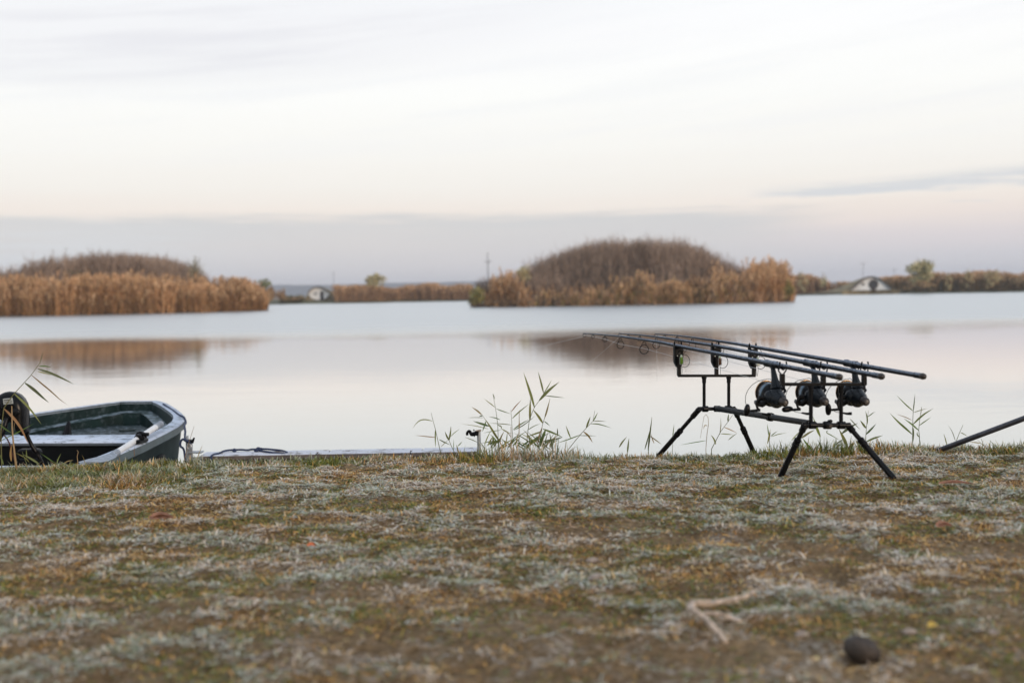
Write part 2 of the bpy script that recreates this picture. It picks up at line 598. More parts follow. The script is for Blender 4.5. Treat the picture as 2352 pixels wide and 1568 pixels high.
M['pebble'] = material('pale_pebble', (0.33, 0.26, 0.21), 0.7, 0, 0.25, 60, bump=0.2)
M['stick'] = material('dry_stick', (0.58, 0.45, 0.34), 0.8, 0, 0.5, 70, frost=0.35, bump=0.8, bscale=160)
M['deadleaf'] = material('dead_leaf', (0.24, 0.115, 0.07), 0.7, 0, 0.4, 60)
M['orangeleaf'] = material('orange_leaf', (0.50, 0.14, 0.05), 0.7, 0, 0.3, 60)
M['yellowleaf'] = material('yellow_leaf', (0.46, 0.32, 0.07), 0.7, 0, 0.3, 60)
M['white_wall'] = material('limewash', (0.86, 0.85, 0.83), 0.85, 0, 0.10, 0.8, bump=0.2, bscale=4)
M['dark_door'] = material('dark_door_wood', (0.018, 0.018, 0.024), 0.6, 0, 0.3, 6)
M['thatch'] = material('roof_edge', (0.12, 0.09, 0.075), 0.9, 0, 0.35, 3, bump=0.3, bscale=8)
M['turf'] = material('turf_roof', (0.24, 0.19, 0.11), 0.95, 0, 0.4, 1.2, bump=0.5, bscale=4)
M['pylon'] = material('weathered_pole', (0.16, 0.155, 0.16), 0.8)
M['bark'] = material('bark', (0.075, 0.055, 0.045), 0.9, 0, 0.3, 4)


def far_land_material():
    return material('far_land', (0.085, 0.085, 0.045), 0.95, 0, 0.5, 0.15)


def soil_material():
    m = bpy.data.materials.new('frosty_soil')
    m.use_nodes = True
    t = m.node_tree
    b = t.nodes['Principled BSDF']
    pos = nd(t, 'ShaderNodeNewGeometry').outputs['Position']
    n1 = noise(t, pos, 5, 5, 0.6)
    n2 = noise(t, pos, 60, 5, 0.7)
    n3 = noise(t, pos, 11, 4, 0.6)
    c = ramp(t, n1, [(0.25, (0.18, 0.118, 0.062)), (0.5, (0.26, 0.178, 0.10)), (0.75, (0.34, 0.25, 0.155))])
    c = mixc(t, smooth(t, n2, 0.35, 0.65), mixc(t, 1.0, c, (0.5, 0.48, 0.46), 'MULTIPLY'), c)
    fr = mth(t, 'MULTIPLY', smooth(t, n3, 0.48, 0.66), smooth(t, n2, 0.40, 0.60))
    c = mixc(t, mth(t, 'MULTIPLY', fr, 0.45), c, (0.50, 0.47, 0.43))
    t.links.new(c, b.inputs['Base Color'])
    b.inputs['Roughness'].default_value = 0.95
    b.inputs['Specular IOR Level'].default_value = 0.1
    bn = nd(t, 'ShaderNodeBump')
    bn.inputs['Strength'].default_value, bn.inputs['Distance'].default_value = 0.8, 0.012
    t.links.new(n2, bn.inputs['Height'])
    t.links.new(bn.outputs[0], b.inputs['Normal'])
    return m


def water_material():
    m = bpy.data.materials.new('lake_water')
    m.use_nodes = True
    t = m.node_tree
    t.nodes.clear()
    pos = nd(t, 'ShaderNodeNewGeometry').outputs['Position']
    sep = nd(t, 'ShaderNodeSeparateXYZ')
    t.links.new(pos, sep.inputs[0])
    # wind lane: the water beyond about 34 m is ruffled
    big = nd(t, 'ShaderNodeVectorMath', operation='MULTIPLY')
    t.links.new(pos, big.inputs[0])
    big.inputs[1].default_value = (0.05, 0.10, 0)
    nb = noise(t, big.outputs[0], 1.0, 3, 0.5)
    yy = mth(t, 'ADD', sep.outputs[1], mth(t, 'MULTIPLY', mth(t, 'SUBTRACT', nb, 0.5), 16.0))
    ruf = smooth(t, yy, 27.0, 44.0)
    v1 = nd(t, 'ShaderNodeVectorMath', operation='MULTIPLY')
    t.links.new(pos, v1.inputs[0])
    v1.inputs[1].default_value = (0.8, 2.6, 1)
    w_small = noise(t, v1.outputs[0], 1.6, 4, 0.6)
    v2 = nd(t, 'ShaderNodeVectorMath', operation='MULTIPLY')
    t.links.new(pos, v2.inputs[0])
    v2.inputs[1].default_value = (0.35, 1.0, 1)
    w_big = noise(t, v2.outputs[0], 0.9, 3, 0.55)
    h = mth(t, 'ADD', mth(t, 'MULTIPLY', w_small, 0.004), mth(t, 'MULTIPLY', w_big, 0.006))
    h = mth(t, 'MULTIPLY', h, mth(t, 'MULTIPLY_ADD', ruf, 5.0, 0.34))
    bn = nd(t, 'ShaderNodeBump')
    bn.inputs['Strength'].default_value, bn.inputs['Distance'].default_value = 1.0, 1.0
    t.links.new(h, bn.inputs['Height'])
    gl = nd(t, 'ShaderNodeBsdfGlossy', distribution='GGX')
    gl.inputs[0].default_value = (0.97, 0.97, 0.97, 1)
    t.links.new(mth(t, 'MULTIPLY_ADD', ruf, 0.25, 0.034), gl.inputs['Roughness'])
    t.links.new(bn.outputs[0], gl.inputs['Normal'])
    df = nd(t, 'ShaderNodeBsdfDiffuse')
    df.inputs[0].default_value = (0.13, 0.21, 0.235, 1)
    fr = nd(t, 'ShaderNodeFresnel')
    fr.inputs['IOR'].default_value = 1.6
    mx = nd(t, 'ShaderNodeMixShader')
    fac = mth(t, 'MULTIPLY', fr.outputs[0], 1.5, clamp=True)
    t.links.new(mth(t, 'MULTIPLY', fac, mth(t, 'MULTIPLY_ADD', ruf, -0.24, 1.0)), mx.inputs[0])
    t.links.new(df.outputs[0], mx.inputs[1])
    t.links.new(gl.outputs[0], mx.inputs[2])
    out = nd(t, 'ShaderNodeOutputMaterial')
    t.links.new(mx.outputs[0], out.inputs[0])
    return m


# ------------------------------------------------------------------ the setting: bank, lake, far shore, hills, islands
def grid_sheet(name, xs, ys, zf, mat, kind='structure', smooth_=True):
    X, Y = np.meshgrid(xs, ys)
    Z = zf(X, Y)
    v = np.stack([X.ravel(), Y.ravel(), Z.ravel()], 1)
    nx, ny = len(xs), len(ys)
    i = np.arange((ny - 1) * nx).reshape(ny - 1, nx)[:, :-1].ravel()
    tris = np.concatenate([np.stack([i, i + 1, i + nx + 1], 1), np.stack([i, i + nx + 1, i + nx], 1)])
    return np_mesh(name, v, tris, mat, kind=kind, smooth_=smooth_)


xs = np.concatenate([np.geomspace(90, 4.6, 26) * -1, np.linspace(-4.5, 4.5, 440), np.geomspace(4.6, 90, 26)])
ys = np.concatenate([-np.geomspace(70, 0.1, 18), np.linspace(0.2, 1.2, 6), np.linspace(1.25, 6.2, 300), [7.5, 10]])
grid_sheet('ground', xs, ys, gz, soil_material())
grid_sheet('water', np.array([-5000, -200, -30, 0, 30, 200, 5000.0]), np.array([4.4, 12, 40, 150, 600, 2900.0]), lambda X, Y: X * 0, water_material())


def shore_y(x):
    return 226 + 6 * np.sin(x * 0.03 + 1) - 26 * np.clip((x - 55) / 50, 0, 1) + 2.0 * np.sin(x * 0.21)


def far_land():
    xs_ = np.concatenate([-np.geomspace(4000, 152, 14), np.linspace(-150, 150, 121), np.geomspace(152, 4000, 14)])
    off = np.array([-3, 0, 2, 5, 12, 40, 120, 400, 1200, 2600.0])
    zz = np.array([-0.5, 0.05, 0.45, 0.6, 0.7, 0.8, 0.8, 0.8, 0.8, 0.8])
    X, O = np.meshgrid(xs_, off)
    Y = shore_y(X) + O
    Z = np.repeat(zz[:, None], len(xs_), 1) + 0.25 * (vn_h(X * 0.12, O * 0.1, 2) - 0.5) * (O > 0)
    v = np.stack([X.ravel(), Y.ravel(), Z.ravel()], 1)
    nx, ny = len(xs_), len(off)
    i = np.arange((ny - 1) * nx).reshape(ny - 1, nx)[:, :-1].ravel()
    tris = np.concatenate([np.stack([i, i + 1, i + nx + 1], 1), np.stack([i, i + nx + 1, i + nx], 1)])
    np_mesh('far_shore', v, tris, far_land_material(), kind='structure', smooth_=True)


far_land()


def hills():
    xs_ = np.linspace(-2600, 2600, 261)
    d = np.array([0, 60, 160, 300, 420.0])
    prof = np.array([0.0, 0.55, 1.0, 0.8, 0.0])
    X, D = np.meshgrid(xs_, d)
    H = 31 - 15 * np.clip((X - 100) / 600, 0, 1) + 4 * (vn_h(X * 0.006 + 9, X * 0, 3) - 0.5) + 1.5 * (vn_g(X * 0.05, X * 0, 2) - 0.5)
    Z = H * prof[:, None] + (D == 0) * -1 + (D == 420) * -1
    v = np.stack([X.ravel(), (D + 2350).ravel(), Z.ravel()], 1)
    nx, ny = len(xs_), len(d)
    i = np.arange((ny - 1) * nx).reshape(ny - 1, nx)[:, :-1].ravel()
    tris = np.concatenate([np.stack([i, i + 1, i + nx + 1], 1), np.stack([i, i + nx + 1, i + nx], 1)])
    np_mesh('hills', v, tris, material('wooded_hills', (0.045, 0.055, 0.05), 0.95, 0, 0.5, 0.02), kind='structure', smooth_=True)


hills()


def interp(tbl, x):
    return np.interp(x, [a for a, _ in tbl], [b for _, b in tbl])


# silhouettes of the two islands: world x -> height of the vegetation top
L_TOP = [(-62, 3.2), (-55, 3.6), (-47, 3.9), (-44.5, 4.6), (-42, 5.2), (-38, 5.5), (-35.5, 5.4), (-32.5, 4.8), (-30.4, 4.1), (-29, 3.0), (-22, 1.0)]
R_TOP = [(-4.3, 1.5), (-2, 2.4), (0, 3.1), (3.2, 4.4), (5.3, 5.1), (7, 5.6), (9.2, 5.95), (11.2, 5.75), (13, 5.9), (14.8, 5.6), (16.5, 5.75), (18.6, 5.1), (20.3, 4.1), (22, 3.4), (27, 2.4)]


def mound_z(cx, cy, rx, ry, top, wand):
    def f(x, y):
        r = np.sqrt(((x - cx) / rx) ** 2 + ((y - cy) / ry) ** 2)
        t = np.clip((0.87 - r) / 0.27, 0, 1)
        t = t * t * (3 - 2 * t)
        hgt = np.clip(interp(top, x) - wand, 0.25, None)
        return np.where(r < 1, 0.05 + 0.25 * np.clip((1 - r) / 0.06, 0, 1) + hgt * t, -0.5)
    return f


LI = (-43.2, 111.5, 19.2, 13.5)
RI = (11.75, 112.0, 15.9, 11.0)
fl = mound_z(*LI, L_TOP, 1.9)
fr_ = mound_z(*RI, R_TOP, 2.4)


def island(name, prm, f):
    cx, cy, rx, ry = prm
    xs_ = np.linspace(cx - rx - 0.5, cx + rx + 0.5, 70)
    ys_ = np.linspace(cy - ry - 0.5, cy + ry + 0.5, 46)
    return grid_sheet(name, xs_, ys_, f, material(name + '_soil', (0.075, 0.055, 0.04), 0.95, 0, 0.4, 1.5))


island('island_ground', LI, fl)
island('island_ground', RI, fr_)


# ------------------------------------------------------------------ haze
def haze():
    m = bpy.data.materials.new('haze')
    m.use_nodes = True
    t = m.node_tree
    t.nodes.clear()
    pv = nd(t, 'ShaderNodeVolumePrincipled')
    pv.inputs['Color'].default_value = (0.86, 0.90, 1.0, 1)
    pv.inputs['Density'].default_value = 0.00035
    pv.inputs['Anisotropy'].default_value = 0.0
    out = nd(t, 'ShaderNodeOutputMaterial')
    t.links.new(pv.outputs[0], out.inputs['Volume'])
    b = MB().box((0, 1360, 21.0), 10400, 3100, 46.0)
    b.build('haze', m, smooth_=False, kind='stuff')


haze()


# ------------------------------------------------------------------ vegetation far away (thin blades in one mesh)
def blades(base, tip, width, colb, colt, bend=None):
    """arrays -> verts, tris, colours; a blade = 2 crossing-free tapered faces with a middle joint, turned at random"""
    n = len(base)
    ang = rng.random(n) * math.pi
    # mostly facing the lake side but turned about
    side = np.stack([np.cos(ang), np.sin(ang), np.zeros(n)], 1)
    mid = (base + tip) / 2 + (bend if bend is not None else 0)
    w = width[:, None]
    v = np.stack([base - side * w / 2, base + side * w / 2, mid - side * w * 0.42, mid + side * w * 0.42, tip], 1).reshape(-1, 3)
    k = np.arange(n)[:, None] * 5
    tr = np.concatenate([k + np.array([0, 1, 3]), k + np.array([0, 3, 2]), k + np.array([2, 3, 4])], 0)
    cm = (colb + colt) / 2
    c = np.stack([colb, colb, cm, cm, colt], 1).reshape(-1, 3)
    return v, tr, c


def join(parts):
    vs, ts, cs, b = [], [], [], 0
    for v, t, c in parts:
        vs.append(v)
        ts.append(t + b)
        cs.append(c)
        b += len(v)
    return np.concatenate(vs), np.concatenate(ts), np.concatenate(cs)


def tints(n, pal, jit=0.18):
    pal = np.array(pal)
    c = pal[rng.integers(0, len(pal), n)]
    return np.clip(c * (1 + jit * rng.standard_normal((n, 1))), 0.005, 0.9)


def reeds(pos, hgt, pal_leaf, pal_plume, nleaf=6, w=0.05, lean=0.10, plume=True, leaflen=0.55):
    n = len(pos)
    # neighbours lean together in clumps, and clumps differ in tone
    cw = np.stack([vn_c(pos[:, 0] * 0.75, pos[:, 1] * 0.75, 2) - 0.5, vn_h(pos[:, 0] * 0.75, pos[:, 1] * 0.75, 2) - 0.5], 1) * 0.55
    tone = (0.50 + 1.0 * vn_f(pos[:, 0] * 1.15, pos[:, 1] * 1.15, 2))[:, None]
    ln = (rng.standard_normal((n, 2)) * lean + cw) * hgt[:, None]
    tip = pos + np.concatenate([ln, hgt[:, None]], 1)
    cl = tints(n, pal_leaf) * tone
    parts = [blades(pos, tip, np.full(n, w), cl, cl)]
    for k in range(nleaf):
        s = 0.12 + 0.8 * rng.random(n)
        b = pos + (tip - pos) * s[:, None]
        a = rng.random(n) * 2 * math.pi
        L = leaflen * (0.6 + 0.8 * rng.random(n))
        d = np.stack([np.cos(a) * 0.55, np.sin(a) * 0.55, 0.35 + 0.6 * rng.random(n)], 1) * L[:, None]
        c = tints(n, pal_leaf) * tone
        parts.append(blades(b, b + d, np.full(n, w * 1.1), c, c, bend=np.array([0, 0, 0.05])))
    if plume:
        for k in range(4):
            b = tip - np.array([0, 0, 1]) * (0.10 + 0.10 * k)
            a = rng.random(n) * 2 * math.pi
            d = np.stack([np.cos(a) * 0.13 + 0.06, np.sin(a) * 0.13, 0.16 + 0.22 * rng.random(n)], 1)
            c = tints(n, pal_plume, 0.14) * (0.5 + 0.5 * tone)
            parts.append(blades(b, b + d, np.full(n, w * 1.7), c, c * 1.08))
    return join(parts)


def ring_points(prm, n, r0, r1, a0, a1):
    cx, cy, rx, ry = prm
    r = np.sqrt(r0 ** 2 + (r1 ** 2 - r0 ** 2) * rng.random(n))
    a = a0 + (a1 - a0) * rng.random(n)
    return cx + rx * r * np.cos(a), cy + ry * r * np.sin(a)


TAN = [(0.55, 0.298, 0.138), (0.47, 0.250, 0.115), (0.60, 0.350, 0.175), (0.36, 0.195, 0.105), (0.52, 0.292, 0.150)]
PLUME = [(0.62, 0.39, 0.21), (0.70, 0.47, 0.28), (0.54, 0.32, 0.18)]
BRUSH = [(0.31, 0.225, 0.17), (0.37, 0.275, 0.205), (0.25, 0.18, 0.14), (0.42, 0.31, 0.23), (0.33, 0.235, 0.18)]
OLIVE = [(0.36, 0.28, 0.10), (0.29, 0.24, 0.09), (0.44, 0.32, 0.13), (0.24, 0.22, 0.09)]


def patchy(x, y, k, sc_):
    return vn_s(x * k + sc_, y * k, 2)


def reed_bed(name, x, y, f, hgt, pal, plume=PLUME, nleaf=6, **kw):
    z = f(x, y)
    keep = z > 0
    x, y, z, hgt = x[keep], y[keep], z[keep], hgt[keep]
    pos = np.stack([x, y, z - 0.1], 1)
    v, t, c = reeds(pos, hgt, pal, plume, nleaf, **kw)
    return v, t, c


def stuff_mesh(name, parts, label):
    v, t, c = join(parts)
    o = np_mesh(name, v, t, M['veg'], c, kind='stuff')
    return tag(o, label)


# left island: a belt of tall tan reeds, brushwood on the mound behind
n = 6500
x, y = ring_points(LI, n, 0.84, 1.0, -math.pi * 1.0, 0.35)
h = interp([(-62, 3.2), (-40, 3.25), (-33, 3.1), (-28.2, 2.9), (-27.2, 2.2), (-26.2, 2.75), (-25, 2.6), (-24, 1.7)], x) * (0.58 + 0.56 * patchy(x, y, 0.42, 1.0)) * (0.74 + 0.36 * rng.random(n))
p1 = reed_bed('', x, y, fl, h, TAN)
n = 1500
x, y = ring_points(LI, n, 0.93, 1.0, -math.pi, 0.2)
n3_ = 900
x3, y3 = ring_points(LI, n3_, 0.78, 0.90, -math.pi, 0.3)
p3 = reed_bed('', x3, y3, fl, 2.2 + 0.9 * rng.random(n3_), BRUSH + TAN, nleaf=5)
p2 = reed_bed('', x, y, fl, 1.2 + 0.8 * rng.random(n), [(0.30, 0.17, 0.08), (0.24, 0.13, 0.07), (0.36, 0.22, 0.10)], plume=PLUME)
stuff_mesh('reed_belt', [p1, p2, p3], 'belt of tall orange tan reeds round the left island')


def brush(prm, f, n, r1, wand, pal, top=None):
    x, y = ring_points(prm, n, 0.0, r1, 0, 2 * math.pi)
    z = f(x, y)
    pos = np.stack([x, y, z - 0.1], 1)
    h = wand * (0.55 + 0.33 * rng.random(n) + 0.22 * (rng.random(n) < 0.12)) * (0.86 + 0.24 * patchy(x, y, 0.5, 2.0))
    tone = (0.36 + 1.25 * vn_f(x * 0.9, y * 0.9, 3))[:, None]
    nn = len(pos)
    ln = rng.standard_normal((nn, 2)) * 0.13 * h[:, None]
    tip = pos + np.concatenate([ln, h[:, None]], 1)
    c = tints(nn, pal) * tone
    parts = [blades(pos, tip, np.full(nn, 0.035), c, c)]
    for k in range(9):
        s = 0.15 + 0.8 * rng.random(nn)
        b = pos + (tip - pos) * s[:, None]
        a = rng.random(nn) * 2 * math.pi
        L = 0.35 + 0.55 * rng.random(nn)
        d = np.stack([np.cos(a) * 0.38, np.sin(a) * 0.38, 0.75 + 0.3 * rng.random(nn)], 1) * L[:, None]
        c = tints(nn, pal) * tone
        parts.append(blades(b, b + d, np.full(nn, 0.026), c, c))
    return join(parts)


LIm = (-40.5, 111.5, 14.5, 10.5)
stuff_mesh('brushwood', [brush(LIm, fl, 6500, 1.0, 2.0, BRUSH)], 'bare purplish brown brushwood on the mound of the left island')

# right island: a dome of bare willow shoots, patches of reed along its foot
stuff_mesh('brushwood', [brush((11.4, 112.0, 14.8, 10.3), fr_, 9000, 1.0, 2.7, BRUSH)], 'dome of bare brown willow shoots covering the right island')
pr = []
for (x0, x1, r0, n, hh, pal) in (
        (-2.4, 1.6, 0.88, 380, 2.7, TAN), (21.4, 27.6, 0.80, 1500, 3.1, TAN), (17.0, 21.8, 0.88, 420, 2.4, TAN + OLIVE + BRUSH),
        (6.0, 7.6, 0.92, 120, 2.1, TAN), (8.4, 17.5, 0.92, 560, 2.2, OLIVE + TAN + BRUSH), (10.5, 15.0, 0.93, 240, 2.4, TAN + OLIVE + BRUSH),
        (1.5, 9.5, 0.96, 160, 1.2, OLIVE + BRUSH), (-4.0, 27, 0.97, 500, 0.7, TAN + BRUSH), (-2.0, 26, 0.80, 900, 1.7, BRUSH + BRUSH + TAN), (17.5, 23.5, 0.72, 500, 2.2, BRUSH + TAN)):
    x, y = ring_points(RI, n * 14, r0, 1.0, -math.pi * 1.05, 0.12 * math.pi)
    k = (x > x0) & (x < x1)
    x, y = x[k][:n], y[k][:n]
    hh = hh * (0.62 + 0.45 * rng.random(len(x))) * (0.5 + 1.0 * patchy(x, y, 0.7, 4.0)) * np.clip(np.minimum(x - x0, x1 - x) / 0.9, 0.35, 1)
    pr.append(reed_bed('', x, y, fr_, hh, pal, nleaf=5))
stuff_mesh('reed_belt', pr, 'tan and olive reeds fringing the foot of the right island')

# far shore reeds: one long belt left of centre, scrubby growth on the right
def shore_belt(x0, x1, n, h, pal, label, plume=PLUME, depth=7, name='reed_belt', w=0.09, prof=None):
    x = x0 + (x1 - x0) * rng.random(n)
    y = shore_y(x) + 0.6 + depth * rng.random(n)
    hh = h * (0.62 + 0.5 * rng.random(n)) * (0.74 + 0.50 * patchy(x, y * 0, 0.30, 9.0))
    if prof:
        hh = hh * interp(prof, x)
    pos = np.stack([x, y, np.full(n, 0.3)], 1)
    return stuff_mesh(name, [reeds(pos, hh, pal, plume, 5, w=w, leaflen=0.8)], label)


DULL = [(0.38, 0.22, 0.12), (0.44, 0.27, 0.15), (0.31, 0.19, 0.11), (0.50, 0.30, 0.16)]
shore_belt(-35, -8, 3600, 2.7, DULL, 'long belt of dull brown reeds on the far shore beside the white hut')
shore_belt(54, 64, 1300, 3.0, DULL, 'clump of brown reeds on the far shore left of the round doored hut', prof=[(54, 1), (60, 1.0), (64, 0.5)])
SCRUB = [(0.25, 0.19, 0.11), (0.30, 0.22, 0.13), (0.21, 0.17, 0.10), (0.36, 0.24, 0.14)]
shore_belt(66.0, 100, 4200, 2.5, SCRUB, 'low dark scrub along the far shore right of the round doored hut', name='scrub', depth=9, prof=[(66, 0.7), (70, 0.8), (75, 1.1), (100, 1.2)])
shore_belt(-46.0, -41.2, 260, 1.0, [(0.10, 0.11, 0.05), (0.13, 0.13, 0.06)], 'low green growth on the far shore left of the white hut', name='scrub', depth=4)


def crown(c, rx, ry, rz, n, pal, size, clumps=30):
    c = np.array(c, float)
    cl = rng.standard_normal((clumps, 3))
    cl /= np.linalg.norm(cl, axis=1)[:, None]
    cl = c + cl * np.array([rx, ry, rz]) * (0.15 + 0.78 * rng.random((clumps, 1)))
    which = rng.integers(0, clumps, n)
    d = rng.standard_normal((n, 3))
    d /= np.linalg.norm(d, axis=1)[:, None]
    rad = (0.26 + 0.25 * rng.random(clumps))[which][:, None] * np.array([rx, ry, rz])
    p = cl[which] + d * rad * (rng.random((n, 1)) ** 0.4)
    a = rng.standard_normal((n, 3))
    a = a / np.linalg.norm(a, axis=1)[:, None] * size
    b = np.cross(a, rng.standard_normal((n, 3)))
    b = b / np.linalg.norm(b, axis=1)[:, None] * size * 0.6
    v = np.stack([p - a / 2, p + b / 2, p + a / 2, p - b / 2], 1).reshape(-1, 3)
    k = np.arange(n)[:, None] * 4
    t = np.concatenate([k + np.array([0, 1, 2]), k + np.array([0, 2, 3])])
    tone = (0.75 + 0.5 * rng.random(clumps))[which][:, None]
    col_ = tints(n, pal, 0.15) * tone
    return v, t, np.repeat(np.clip(col_, 0.005, 0.8), 4, 0)


def shrub(name, label, cat, group, xp, y_top, y_bot, wpx, Y, pal, n=500, size=0.35, base_z=0.5, trunk=0.35, sparse=False):
    """a bush or tree whose picture spans y_top..y_bot; built at distance Y"""
    top = at(xp, y_top, Y)
    lowp = at(xp, y_bot, Y)
    wid = wpx / FD * Y
    base = Vector((top.x, Y, base_z))
    root = empty(name, base, label, cat, group)
    tm = MB()
    hgt = top.z - base_z
    tm.tube([base, base + Vector((0.05, 0, hgt * 0.4)), base + Vector((-0.03, 0.02, hgt * 0.8))], [0.026 * hgt, 0.018 * hgt, 0.006 * hgt], 6)
    for k in range(7):
        a = k * 2.4
        s = 0.25 + 0.08 * k
        b0 = base + Vector((0, 0, hgt * s))
        tm.tube([b0, b0 + Vector((math.cos(a) * wid * 0.22, math.sin(a) * wid * 0.2, hgt * 0.13)), b0 + Vector((math.cos(a) * wid * 0.36, math.sin(a) * wid * 0.33, hgt * 0.30))], [0.014 * hgt, 0.009 * hgt, 0.003 * hgt], 5)
    tm.build('trunk' if not sparse else 'stem', M['bark'], root)
    zlo = max(lowp.z, base_z + 0.1)
    cz = (top.z + zlo) / 2
    rz = (top.z - zlo) / 2
    v, t, c = crown((top.x, Y, cz), wid / 2, wid / 2.2, rz, n, pal, size)
    v = v - np.array(base)
    np_mesh('crown', v, t, M['veg'], c, parent=root)
    return root


GRN = [(0.24, 0.26, 0.12), (0.29, 0.29, 0.14), (0.21, 0.23, 0.11)]
YGR = [(0.60, 0.50, 0.27), (0.52, 0.46, 0.25), (0.66, 0.52, 0.28), (0.46, 0.42, 0.25)]
RUS = [(0.42, 0.25, 0.12), (0.34, 0.22, 0.12), (0.48, 0.30, 0.15)]
FG = 'bushes and trees on the far shore'
shrub('autumn_tree', 'yellow green rounded tree rising over brown reeds right of the small white hut', 'tree', FG, 861, 624, 664, 46, 230, YGR, 1400, 0.42)
shrub('autumn_tree', 'tall rounded yellow green tree right of the round doored hut', 'tree', FG, 2119, 592, 654, 66, 204, YGR + YGR + GRN, 2200, 0.40)
shrub('bush', 'dark green bush top showing over tan bushes right of the left island', 'bush', FG, 607, 638, 668, 36, 221, GRN, 360, 0.45)
shrub('bush', 'large tan bush between the left island and the white hut', 'bush', FG, 618, 655, 694, 40, 219, RUS, 420, 0.45)
shrub('bush', 'small tan bush nearest the hut, at the right end of the tan bushes', 'bush', FG, 645, 662, 694, 24, 220, RUS, 260, 0.4)
shrub('bush', 'green and ochre bush on the far shore just right of the right island', 'bush', FG, 1842, 626, 676, 26, 217, YGR + RUS, 300, 0.4)
shrub('bush', 'thin greenish bush top above the brown reeds left of the round doored hut', 'bush', FG, 1892, 628, 668, 20, 216, YGR, 110, 0.4)
shrub('bush', 'sparse upright tan bush a little right of the tall rounded tree', 'bush', FG, 2178, 628, 668, 22, 203, RUS + YGR, 130, 0.4)
shrub('bush', 'sparse upright bush with pale top, middle of the right far shore', 'bush', FG, 2224, 616, 668, 26, 203, YGR + RUS, 170, 0.4)
shrub('bush', 'broad rusty bush with a thin yellowish top on the right far shore', 'bush', FG, 2277, 614, 668, 44, 203, RUS + YGR, 330, 0.42)
shrub('bush', 'dark brownish bush at the right end of the far shore', 'bush', FG, 2335, 630, 670, 40, 203, SCRUB, 360, 0.42)
shrub('bush', 'wide low dark bush at the foot of the tall rounded tree', 'bush', FG, 2112, 643, 674, 70, 201, SCRUB + RUS, 420, 0.42)
IG = 'bushes on the islands'
shrub('bush', 'sparse greenish bush sticking up at the right shoulder of the left island', 'bush', IG, 447, 586, 650, 48, 108, [(0.36, 0.34, 0.20), (0.30, 0.27, 0.17), (0.40, 0.33, 0.21)], 700, 0.11, base_z=2.2, sparse=True)
shrub('bush', 'olive green bush overhanging the water at the left tip of the right island', 'bush', IG, 1096, 656, 704, 44, 105.5, OLIVE + GRN, 900, 0.22, base_z=0.1)
shrub('bush', 'small yellow green bush top on the left shoulder of the right island', 'bush', IG, 1203, 612, 650, 40, 107, YGR, 500, 0.2, base_z=1.0)
shrub('bush', 'olive green bush at the right tip of the right island', 'bush', IG, 1812, 640, 692, 26, 103.5, OLIVE, 420, 0.2, base_z=0.1)
shrub('bush', 'low dark green bush among the brushwood on the left island', 'bush', IG, 170, 616, 640, 46, 104, GRN, 420, 0.2, base_z=1.0)


